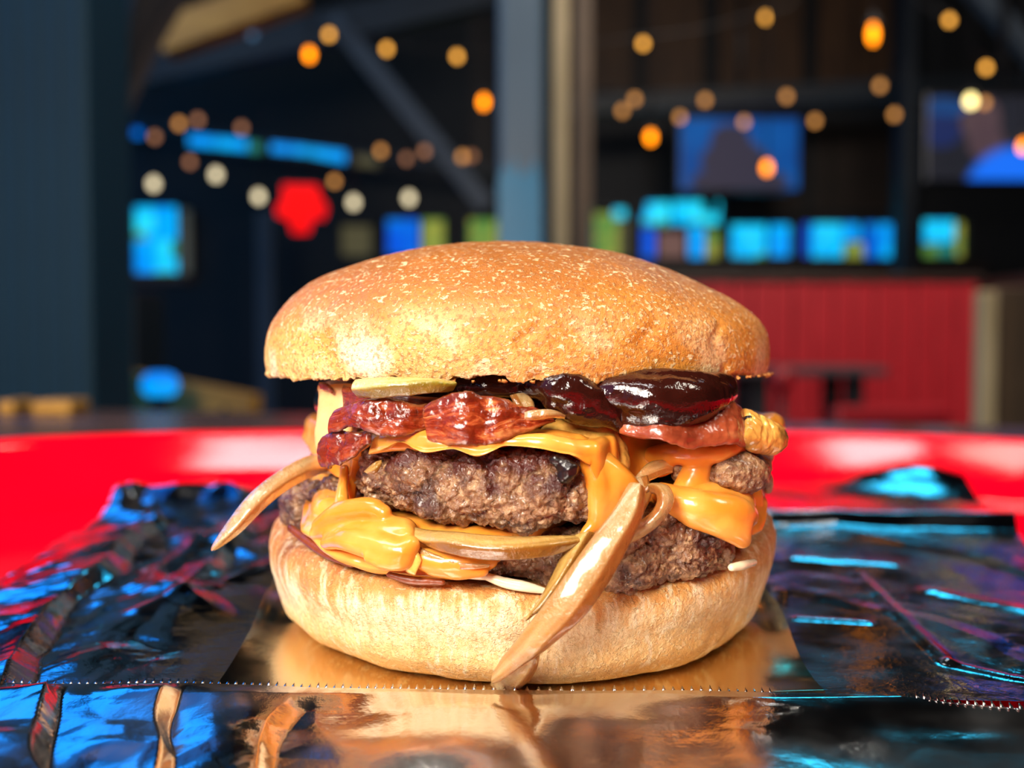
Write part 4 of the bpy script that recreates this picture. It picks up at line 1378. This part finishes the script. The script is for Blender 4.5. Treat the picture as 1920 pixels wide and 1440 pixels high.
tilted_window([(350, 246), (498, 266), (498, 292), (350, 276)], [([(354, 252), (462, 262), (462, 282), (354, 272)], M_WSK), ([(466, 264), (490, 268), (490, 286), (466, 284)], M_WTL)], 7.4)
tilted_window([(504, 262), (660, 280), (660, 312), (504, 290)], [([(508, 268), (574, 274), (574, 290), (508, 284)], M_WSK), ([(577, 275), (647, 284), (647, 305), (577, 291)], M_WSK)], 7.3)
tilted_window([(664, 284), (712, 292), (712, 318), (664, 314)], [([(668, 290), (708, 297), (708, 313), (668, 309)], M_WDIM)], 7.6)

# ---------------------------------------------------------------- beams, posts and braces
def pxbar(name, a, b, wpx, d, th, mat, parent=None):
    """straight bar between two pixel points at distance d"""
    A, B = np.array(a, float), np.array(b, float)
    t = (B - A) / np.linalg.norm(B - A)
    n = np.array([-t[1], t[0]]) * wpx / 2
    return tilted([A + n, B + n, B - n, A - n], d, th, mat, name, parent)


tag(pxbar('roof_beam', (1060, 196), (1980, 150), 36, 7.6, 0.12, M_BEAM), 'long dark blue-black roof beam crossing above the television at right', 'beam')
tag(pxbar('roof_beam', (250, 130), (1000, -40), 60, 6.4, 0.14, M_BEAM), 'dark blue roof beam sloping up from the left under the tan timber', 'beam')
tag(pxbar('diagonal_brace', (622, 30), (912, 385), 36, 6.31, 0.09, M_BRACE), 'slate blue diagonal brace slanting down to the grey central post', 'brace')
tag(pxbar('diagonal_brace', (1371, -546), (1990, 150), 34, 5.6, 0.09, M_BRACE), 'dark diagonal brace in the top right corner', 'brace')
tag(pxbar('roof_beam', (296, 68), (560, -28), 62, 4.3, 0.14, M_TAN), 'tan timber roof beam lit warm at the top left', 'beam')
tag(pxbar('roof_beam', (230, 225), (1000, 330), 14, 8.3, 0.1, M_BEAM), 'thin dark rail holding the high blue windows', 'beam')
# vertical dark column right of the wide window row
c_ = slab('support_post', 1690, 1722, -80, 525, 7.0, 0.2, M_BEAM)
tag(c_, 'blue-black column right of the long cyan window row', 'post')
c_ = slab('support_post', 1100, 1112, -80, 520, 6.2, 0.1, M_DARK)
tag(c_, 'thin black post right of the brown timber post', 'post')

lp = thing('support_post', 'wide dark teal post filling the left edge of the view', 'post', P(80, 750, 1.62))
x0, x1, z0, z1 = R2(-60, 162, -80, 752, 1.62)
box('shaft', (x0, 1.62, 0.05), (x1, 1.80, 4.15), M_TEAL, lp, 0.006)
for k in range(6):
    xx_ = x0 + (x1 - x0) * (k + 0.5) / 6
    box('rib', (xx_ - 0.006, 1.618, 0.1), (xx_ + 0.006, 1.621, 4.0), M_TEAL, lp, 0.002)
box('base_plate', (x0 - 0.03, 1.58, 0.0), (x1 + 0.03, 1.84, 0.05), M_TEAL, lp, 0.004)

cp = thing('support_post', 'square grey-blue steel post in the middle behind the bun', 'post', P(977, 760, 2.6))
x0, x1, z0, z1 = R2(934, 1020, -80, 760, 2.6)
box('shaft', (x0, 2.6, 0.02), (x1, 2.72, 4.15), M_STEEL, cp, 0.012)
box('base_plate', (x0 - .04, 2.56, 0.0), (x1 + .04, 2.76, 0.02), M_STEEL, cp, 0.003)
pts = [P(*p, 2.595) for p in ((936, 470), (933, 345), (944, 305), (958, 326), (966, 292), (975, 330), (992, 322), (1004, 296), (1014, 345), (1016, 470), (1010, 640), (940, 640))]
o = prism('cyan_reflection', pts, (0, 0.004, 0), M_CYANREFL, cp)  # window's cyan reflection put on the post as a coloured layer
o['label'] = 'cyan window reflection painted onto the lower part of the post'

tp = slab('timber_post', 1036, 1066, -80, 770, 3.2, 0.06, M_PALEPOST, None, 0.004)
tag(tp, 'narrow beige timber post right beside the grey-blue post', 'post')
tp = slab('timber_post', 1076, 1110, -80, 770, 3.5, 0.06, M_BROWNPOST, None, 0.004)
tag(tp, 'dull brown timber post to the right of the beige one', 'post')

# ---- gathered tarp with a light pole at the upper left
u = np.linspace(0, 1, 90)[:, None]
v = np.linspace(0, 1, 70)[None, :]
A0 = np.array([P(135, -60, 3.1), P(140, 80, 3.1), P(150, 270, 3.1)])
B0 = np.array([P(390, -60, 3.1), P(300, 80, 3.1), P(222, 250, 3.1)])
a, b = crom(A0, 70), crom(B0, 70)
V = a[None] * (1 - u[..., None]) + b[None] * u[..., None]
V[..., 1] += 0.03 * np.sin(u * 38 + 2 * v) + 0.015 * np.sin(u * 17)
Vb = V.copy()[::-1]
Vb[..., 1] += 0.006
tarp = thing('rolled_tarp', 'grey-brown gathered tarp hanging in pleats at the upper left', 'tarp', P(180, 200, 3.1))
grid('pleated_cloth', np.concatenate([V, Vb], 0), M_TARP, tarp, cu=True)
tag(pxbar('awning_pole', (244, -40), (190, 240), 24, 2.95, 0.03, M_BRACE), 'pale slate pole slanting down in front of the grey-brown tarp', 'pole')
o = slab('tie_bar', 148, 234, 236, 268, 2.9, 0.05, plain('pale_teal_metal', (0.16, 0.32, 0.38, 1), 0.3, bscale=20), None, 0.012)
tag(o, 'short pale teal bar beneath the tarp beside the left post', 'bar')

# ---------------------------------------------------------------- televisions
def picture(blobs, base, base2):
    """screen picture made from soft shapes in the panel's own generated coordinates"""
    def f(m):
        x = m.sep('Generated', 0)
        z = m.sep('Generated', 2)
        c = m.mix(m.rng(m.noise(3, 2), 0.35, 0.65), base, base2)
        for cx, cz, rx, rz, col in blobs:
            dx = m.math('DIVIDE', m.math('SUBTRACT', x, cx), rx)
            dz = m.math('DIVIDE', m.math('SUBTRACT', z, cz), rz)
            r = m.math('SQRT', m.math('ADD', m.math('MULTIPLY', dx, dx), m.math('MULTIPLY', dz, dz)))
            c = m.mix(m.rng(r, 1.1, 0.9), c, col)
        return c
    return f


BRN = (0.035, 0.030, 0.052, 1)
M_TV1 = glow('television_picture_speaker', BL, 1.0, picture([(0.42, 0.70, 0.17, 0.22, BRN), (0.45, 0.38, 0.28, 0.34, BRN), (0.50, 0.10, 0.42, 0.22, BRN)], (0.0, 0.055, 0.26, 1), (0.0, 0.085, 0.34, 1)))
tv = thing('television', 'wide wall television showing a dim figure on deep blue above the windows', 'television', P(1388, 360, 7.8))
slab('screen', 1276, 1498, 222, 354, 7.78, 0.02, M_TV1, tv)
slab('housing', 1270, 1504, 216, 360, 7.80, 0.06, M_BLACKPL, tv, 0.01)
tube('hanging_pole', [P(1388, 300, 7.84), (P(1388, 300, 7.84)[0], 7.84, 4.15)], 0.02, M_BLACKPL, tv)
M_TV2 = glow('television_picture_game', BL, 1.0, picture([(0.36, 0.72, 0.14, 0.28, (0.08, 0.045, 0.055, 1)), (0.40, 0.45, 0.13, 0.22, (0.07, 0.038, 0.05, 1)), (0.1, 0.86, 0.16, 0.12, (0.0, 0.05, 0.20, 1)), (0.08, 0.58, 0.14, 0.2, (0.0, 0.012, 0.09, 1)), (0.60, -0.30, 0.36, 0.68, (0.0, 0.16, 0.95, 1)), (0.86, -0.02, 0.40, 0.42, (0.0, 0.16, 0.95, 1))], (0.004, 0.006, 0.014, 1), (0.008, 0.010, 0.02, 1)))
tv = thing('television', 'large television at the right edge showing a blue wedge along the bottom', 'television', P(1860, 340, 5.4))
slab('screen', 1742, 2010, 180, 336, 5.38, 0.02, M_TV2, tv)
slab('housing', 1734, 2018, 173, 342, 5.40, 0.06, M_BLACKPL, tv, 0.01)
tube('hanging_pole', [P(1880, 200, 5.43), (P(1880, 200, 5.43)[0], 5.43, 4.15)], 0.02, M_BLACKPL, tv)

# ---------------------------------------------------------------- red neon sign
M_NEON = glow('red_neon', (1, 0, 0, 1), 1.6, lambda m: m.mix(m.noise(8, 2), (0.50, 0.0, 0.0, 1), (0.95, 0.001, 0.0, 1)))
ns_ = thing('neon_sign', 'glowing red hanging sign left of the centre, wide in the middle', 'sign', P(565, 445, 7.0))
out = [(530, 346), (594, 348), (600, 372), (608, 378), (612, 390), (606, 410), (586, 408), (578, 436), (548, 436), (542, 412), (520, 404), (518, 388), (530, 376)]
prism('lit_face', [P(x, y, 6.96) for x, y in out], (0, 0.03, 0), M_NEON, ns_)
cx, cy = 565, 390
prism('backing', [P(cx + (x - cx) * 1.08, cy + (y - cy) * 1.08, 6.99) for x, y in out], (0, 0.04, 0), M_BLACKPL, ns_)
tube('hanging_wire', [P(545, 346, 7.01), (P(545, 346, 7.01)[0], 7.01, 4.15)], 0.004, M_BLACKPL, ns_)
tube('hanging_wire', [P(585, 346, 7.01), (P(585, 346, 7.01)[0], 7.01, 4.15)], 0.004, M_BLACKPL, ns_)

# ---------------------------------------------------------------- string lights and lamps
def bulbmat(name, col, s):
    return glow(name, col, s, lambda m: m.mix(m.noise(60, 1), tuple(c * 0.85 for c in col[:3]) + (1,), tuple(col[:3]) + (1,)))


BM = {'a': bulbmat('amber_bulb', (1.0, 0.44, 0.06), 3.6), 'b': bulbmat('dim_amber_bulb', (1.0, 0.42, 0.10), 1.7), 'c': bulbmat('faint_amber_bulb', (1.0, 0.42, 0.2), 0.9),
      'w': bulbmat('pale_white_bulb', (0.95, 0.80, 0.50), 2.2), 'o': bulbmat('orange_bulb', (1.0, 0.25, 0.0), 6.0), 'y': bulbmat('pale_yellow_bulb', (1.0, 0.80, 0.30), 5.0), 'u': bulbmat('faint_blue_bulb', (0.2, 0.45, 0.8), 0.5),
      'g': bulbmat('olive_bulb', (0.5, 0.5, 0.05), 1.2)}
BPROF = [(0.0001, -1.15), (0.35, -1.08), (0.72, -0.8), (0.98, -0.25), (1.0, 0.1), (0.86, 0.55), (0.60, 0.95), (0.45, 1.2), (0.0001, 1.25)]
SPROF = [(0.0001, 1.0), (0.52, 1.0), (0.55, 1.15), (0.55, 1.9), (0.35, 2.1), (0.0001, 2.15)]


def bulb(px, py, d, rpx, kind, parent):
    c = P(px, py, d)
    r = rpx * d / 2000
    o = lathe('bulb', c, [(a * r, z * r) for a, z in BPROF], BM[kind], parent, 14)
    lathe('socket', c, [(a * r, z * r) for a, z in SPROF], M_BLACKPL, o, 10)
    return c


def string(label, pts, d0, d1, rpx=6.5, ext=60):
    root = thing('string_light', label, 'string light', P(pts[0][0], pts[0][1], d0))
    cs = []
    n = len(pts)
    for i, (x, y, k) in enumerate(pts):
        d = d0 + (d1 - d0) * (i / max(1, n - 1))
        c = bulb(x, y, d, rpx, k, root)
        cs.append(c + np.array([0, 0, 2.1 * rpx * d / 2000]))
    a = P(pts[0][0] - ext, pts[0][1] - ext * 0.25, d0) + np.array([0, 0, 0.05])
    b = P(pts[-1][0] + ext, pts[-1][1] - ext * 0.25, d1) + np.array([0, 0, 0.05])
    full = [a] + cs + [b]
    pl = []
    for i in range(len(full) - 1):
        pl.append(full[i])
        pl.append((full[i] + full[i + 1]) / 2 - np.array([0, 0, 0.02]))
    pl.append(full[-1])
    tube('cord', pl, 0.0035, M_BLACKPL, root, 6)
    for q in (a, b):
        tube('hanging_wire', [q, np.array([q[0], q[1], 4.15])], 0.002, M_BLACKPL, root, 5)
    return root


string('uppermost festoon string of amber bulbs, from the top left brace past the posts', [(617, 65, 'a'), (725, 92, 'a'), (857, 106, 'a'), (1206, 82, 'a'), (1436, 33, 'a')], 4.6, 4.8)
string('short festoon string with two amber bulbs in the top right corner', [(1780, 38, 'a'), (1849, 127, 'a')], 4.8, 5.0)
string('festoon string sagging just above the television, six amber bulbs', [(1167, 208, 'b'), (1275, 220, 'b'), (1395, 229, 'b'), (1528, 227, 'b'), (1677, 215, 'b'), (1846, 193, 'b')], 6.6, 5.2)
string('festoon string just below the long dark beam at right, four amber bulbs', [(1190, 186, 'b'), (1322, 188, 'b'), (1475, 181, 'b'), (1650, 161, 'b')], 6.2, 5.2)
string('faint festoon string above the high blue windows at left', [(290, 257, 'c'), (336, 232, 'b'), (371, 225, 'c'), (453, 240, 'c')], 6.0, 6.2)
string('faint festoon string under the high blue windows, behind the white lamp row', [(356, 304, 'c'), (627, 340, 'b'), (763, 298, 'c'), (884, 293, 'c')], 6.95, 7.1)
string('festoon string crossing behind the diagonal brace, three dim bulbs', [(714, 283, 'b'), (796, 284, 'c'), (867, 294, 'b')], 6.0, 5.9)
string('very faint bluish bulbs on a cord under the tan beam', [(350, 88, 'u'), (473, 65, 'u')], 4.8, 5.0)
M_SHADE = plain('dark_metal_shade', (0.02, 0.02, 0.022, 1), 0.4, bscale=30)


def pendant(px, py, d, rpx, kind, label, group, name='pendant_lamp', tall=1.0):
    c = P(px, py, d)
    r = rpx * d / 2000
    root = thing(name, label, 'lamp', c, group)
    lathe('bulb', c, [(a * r, z * r * tall) for a, z in BPROF], BM[kind], root, 16)
    s = lathe('shade', c, [(1.9 * r, 1.0 * r * tall), (1.5 * r, 1.6 * r * tall), (0.7 * r, 2.2 * r * tall), (0.4 * r, 2.8 * r * tall), (0.0001, 2.85 * r * tall)], M_SHADE, root, 18)
    tube('cord', [c + np.array([0, 0, 2.8 * r * tall]), np.array([c[0], c[1], 4.15])], 0.004, M_BLACKPL, root, 6)
    return root


for (px, py, k, lab) in ((288, 345, 'w', 'pale white pendant lamp directly above the tall cyan window at left'),
                         (405, 328, 'w', 'pale white pendant lamp just under the left high blue window'),
                         (485, 369, 'w', 'pale white pendant lamp touching the left side of the red sign'),
                         (663, 380, 'w', 'pale white pendant lamp to the right of the red sign'),
                         (767, 372, 'w', 'pale white pendant lamp above the deep blue pane near the post'),
                         (884, 362, 'w', 'pale white pendant lamp at the foot of the diagonal brace')):
    pendant(px, py, 6.5, 8.5, k, lab, 'white pendant lamps over the bar')
pendant(1820, 190, 4.9, 9, 'y', 'pale yellow pendant lamp in front of the right television', None)
pendant(1750, 330, 6.0, 7, 'g', 'dim olive pendant lamp left of the blue wedge on the right television', None)
for (px, py, lab) in ((580, 103, 'orange lamp below the first amber bulb at the top left'), (907, 192, 'orange lamp just left of the grey-blue central post'),
                      (1220, 258, 'orange lamp left of the wall television'), (1438, 315, 'orange lamp in front of the wall television picture'), (1919, 275, 'orange lamp cut by the right edge of the view')):
    pendant(px, py, 4.4, 7.5, 'o', lab, 'orange pendant lamps', 'orange_pendant_lamp', 1.25)
pendant(1637, 65, 4.2, 8, 'o', 'tall orange lamp high at the right in front of the brown boards', 'orange pendant lamps', 'orange_pendant_lamp', 1.9)

# ---------------------------------------------------------------- red booth, tables, posts at right
DK = 4.9
x0, x1, z0, z1 = R2(1180, 1834, 526, 800, DK)
bk = thing('booth_bench', 'long red booth bench with a tall boarded back at the right', 'bench', ((x0 + x1) / 2, DK, 0))
nb = 17
for k in range(nb):
    a = x0 + (x1 - x0) * k / nb
    b = x0 + (x1 - x0) * (k + 1) / nb
    box('back_board', (a + 0.003, DK + 0.004 * (k % 2), 0.10), (b - 0.003, DK + 0.03, z1), M_RED, bk, 0.004)
box('cap_rail', (x0 - 0.02, DK - 0.02, z1), (x1 + 0.02, DK + 0.06, z1 + 0.03), M_LOWOOD, bk, 0.005)
box('end_panel', (x1, DK - 0.55, 0), (x1 + 0.035, DK + 0.05, z1), M_LOWOOD, bk, 0.004)
box('seat', (x0, DK - 0.5, 0.40), (x1, DK - 0.005, 0.47), M_REDSEAT, bk, 0.02)
box('seat_front', (x0, DK - 0.46, 0), (x1, DK - 0.43, 0.40), M_LOWOOD, bk)
# dark table in front of the booth with two stools' backs beneath
dt = 3.9
x0, x1, z0, z1 = R2(1380, 1665, 686, 716, dt)
t_ = thing('dining_table', 'dark grey table standing in front of the red booth', 'table', ((x0 + x1) / 2, dt, 0))
box('tabletop', (x0, dt, z0 + 0.02), (x1, dt + 0.42, z1 - 0.005), M_GREY, t_, 0.006)
for (fx, fy) in ((0.18, 0.08), (0.82, 0.08), (0.18, 0.36), (0.82, 0.36)):
    xl = x0 + (x1 - x0) * fx
    box('leg', (xl - .03, dt + fy - .03, 0), (xl + .03, dt + fy + .03, z0 + 0.02), M_DARK, t_)
dt = 3.1
x0, x1, z0, z1 = R2(1562, 1785, 762, 850, dt)
s_ = thing('chair', 'red chair whose padded back shows just above the tray rim at right', 'chair', ((x0 + x1) / 2, dt, 0))
box('backrest', (x0, dt, z0), (x1, dt + 0.05, z1), M_REDSEAT, s_, 0.02)
box('seat', (x0, dt + 0.05, 0.40), (x1, dt + 0.42, 0.45), M_REDSEAT, s_, 0.02)
for (xa, ya) in ((x0 + .03, dt + .03), (x1 - .03, dt + .03), (x0 + .03, dt + .38), (x1 - .03, dt + .38)):
    box('leg', (xa - .015, ya - .015, 0), (xa + .015, ya + .015, 0.41 if ya > dt + .1 else z0 + 0.02), M_DARK, s_)
dt = 3.4
x0, x1, z0, z1 = R2(1440, 1490, 690, 740, dt)
o = thing('stool', 'small red-topped stool glimpsed beside the bun at right', 'stool', ((x0 + x1) / 2, dt, 0))
lathe('seat', ((x0 + x1) / 2, dt, z0 + .02), [(0.0001, 0), (0.03, 0), (0.036, .012), (0.036, .05), (0.03, .06), (0.0001, .062)], M_REDSEAT, o, 20)
tube('leg', [((x0 + x1) / 2, dt, z0 + .02), ((x0 + x1) / 2, dt, 0.0)], 0.012, M_DARK, o)

o = slab('timber_post', 1842, 1872, 545, 850, 2.6, 0.05, M_PALEPOST, None, 0.004)
o2 = box('timber_post', (P(1842, 545, 2.6)[0], 2.6, 0.0), (P(1872, 545, 2.6)[0], 2.65, P(1842, 545, 2.6)[2]), M_PALEPOST, None, 0.004)
bpy.data.objects.remove(o)
tag(o2, 'short beige post at the right end of the red booth', 'post')
a = P(1873, 538, 2.64)
tag(box('partition_panel', (a[0], 2.64, 0), (a[0] + 0.9, 2.68, a[2]), M_BROWNPOST, None, 0.004), 'grey-brown partition panel at the right edge, beside the short beige post', 'partition')

# ---------------------------------------------------------------- tables and bench at left
TT = 0.7532
tb_ = thing('dining_table', 'brown wooden table of long boards carrying the red tray', 'table', (0.1, 0.5, 0))
ye = 0.965
y0 = -0.35
nbd = 9
w0 = (ye - y0) / nbd
for k in range(nbd):
    box('board', (-1.6, y0 + k * w0 + 0.002, TT - 0.03), (1.7, y0 + (k + 1) * w0 - 0.002, TT - 0.0005 * (k % 2)), M_TABLE, tb_, 0.002)
for (xa, ya) in ((-1.3, -0.1), (1.4, -0.1), (-1.3, 0.86), (1.4, 0.86)):
    box('leg', (xa - .04, ya - .04, 0), (xa + .04, ya + .04, TT - 0.03), M_DARK, tb_)

tb_.rotation_euler.z = -0.25

# slanting tan bench behind, ledge above it
bn = thing('wooden_bench', 'tan wooden bench slanting away behind the table at left', 'bench', P(300, 740, 2.5))
pts = [P(172, 684, 2.5), P(470, 742, 2.1), P(470, 775, 2.1), P(172, 775, 2.5)]
prism('plank', pts, (0.01, 0.05, 0), M_TAN, bn)
zt = pts[2][2]
for xx_, yy_ in ((pts[0][0] + .03, 2.5), (pts[1][0] - .05, 2.15)):
    box('leg', (xx_ - .02, yy_, 0), (xx_ + .02, yy_ + .04, zt + 0.01), M_DARK, bn)
o = slab('wall_ledge', 165, 345, 512, 530, 5.2, 0.2, M_LOWOOD)
tag(o, 'dim brown ledge under the tall cyan window at left', 'ledge')
o = box('ledge_post', (P(170, 530, 5.25)[0], 5.25, 0), (P(182, 530, 5.25)[0], 5.3, P(170, 530, 5.25)[2]), M_LOWOOD)
tag(o, 'thin brown post holding the left end of the ledge', 'post')
o = box('cabinet', (P(190, 545, 4.6)[0], 4.6, 0), (P(252, 545, 4.6)[0], 5.0, P(190, 545, 4.6)[2]), M_BEAM, None, 0.01)
tag(o, 'dark blue-grey cabinet standing below the ledge at left', 'cabinet')
o = slab('steel_strip', 158, 186, 455, 513, 5.25, 0.03, M_STEEL, None, 0.006)
tag(o, 'short blue-grey steel strip right beside the teal post, standing on the ledge', 'strip')
o = box('support_post', (P(478, 400, 8.2)[0], 8.2, 0), (P(512, 400, 8.2)[0], 8.3, P(478, 395, 8.2)[2]), M_BRACE, None, 0.01)
tag(o, 'dim slate post below the lamp left of the red sign', 'post')
for (a, b, lab) in ((-6, 24, 'small tan wood block at the left edge of the tabletop, cut by the frame'), (58, 132, 'tan wood block on the tabletop in front of the teal post')):
    q = R2(a, b, 752, 786, 1.05)
    tag(box('wood_block', (q[0], 1.05, TT), (q[1], 1.10, q[3]), M_TAN, None, 0.003), lab, 'block')
# added glowing body standing in for a blue window reflection on a tabletop
M_REFLGLOW = glow('blue_reflection_glow', (0, 0.25, 1, 1), 1.25, lambda m: m.mix(m.rng(m.sep('Generated', 2), 0.0, 1.0), (0.0, 0.36, 0.92, 1), (0.0, 0.20, 0.85, 1)))
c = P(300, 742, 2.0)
ln = thing('reflection_glow', 'blue window reflection built as a small glowing body in front of the tan bench', 'reflection_glow', c)
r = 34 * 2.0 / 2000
lathe('glow_body', c, [(0.0001, -.001), (r * .7, 0), (r * .98, r * .35), (r, r * .7), (r * .85, r * 1.1), (r * .5, r * 1.3), (0.0001, r * 1.32)], M_REFLGLOW, ln, 28)
lathe('reflection_glow_stand', (c[0], c[1], 0), [(0.0001, 0), (.05, 0), (.05, .02), (.016, .04), (.016, c[2] - .01), (r * .72, c[2]), (0.0001, c[2] + .001)], M_DARK, ln, 20)  # added stand, only carries the glowing body
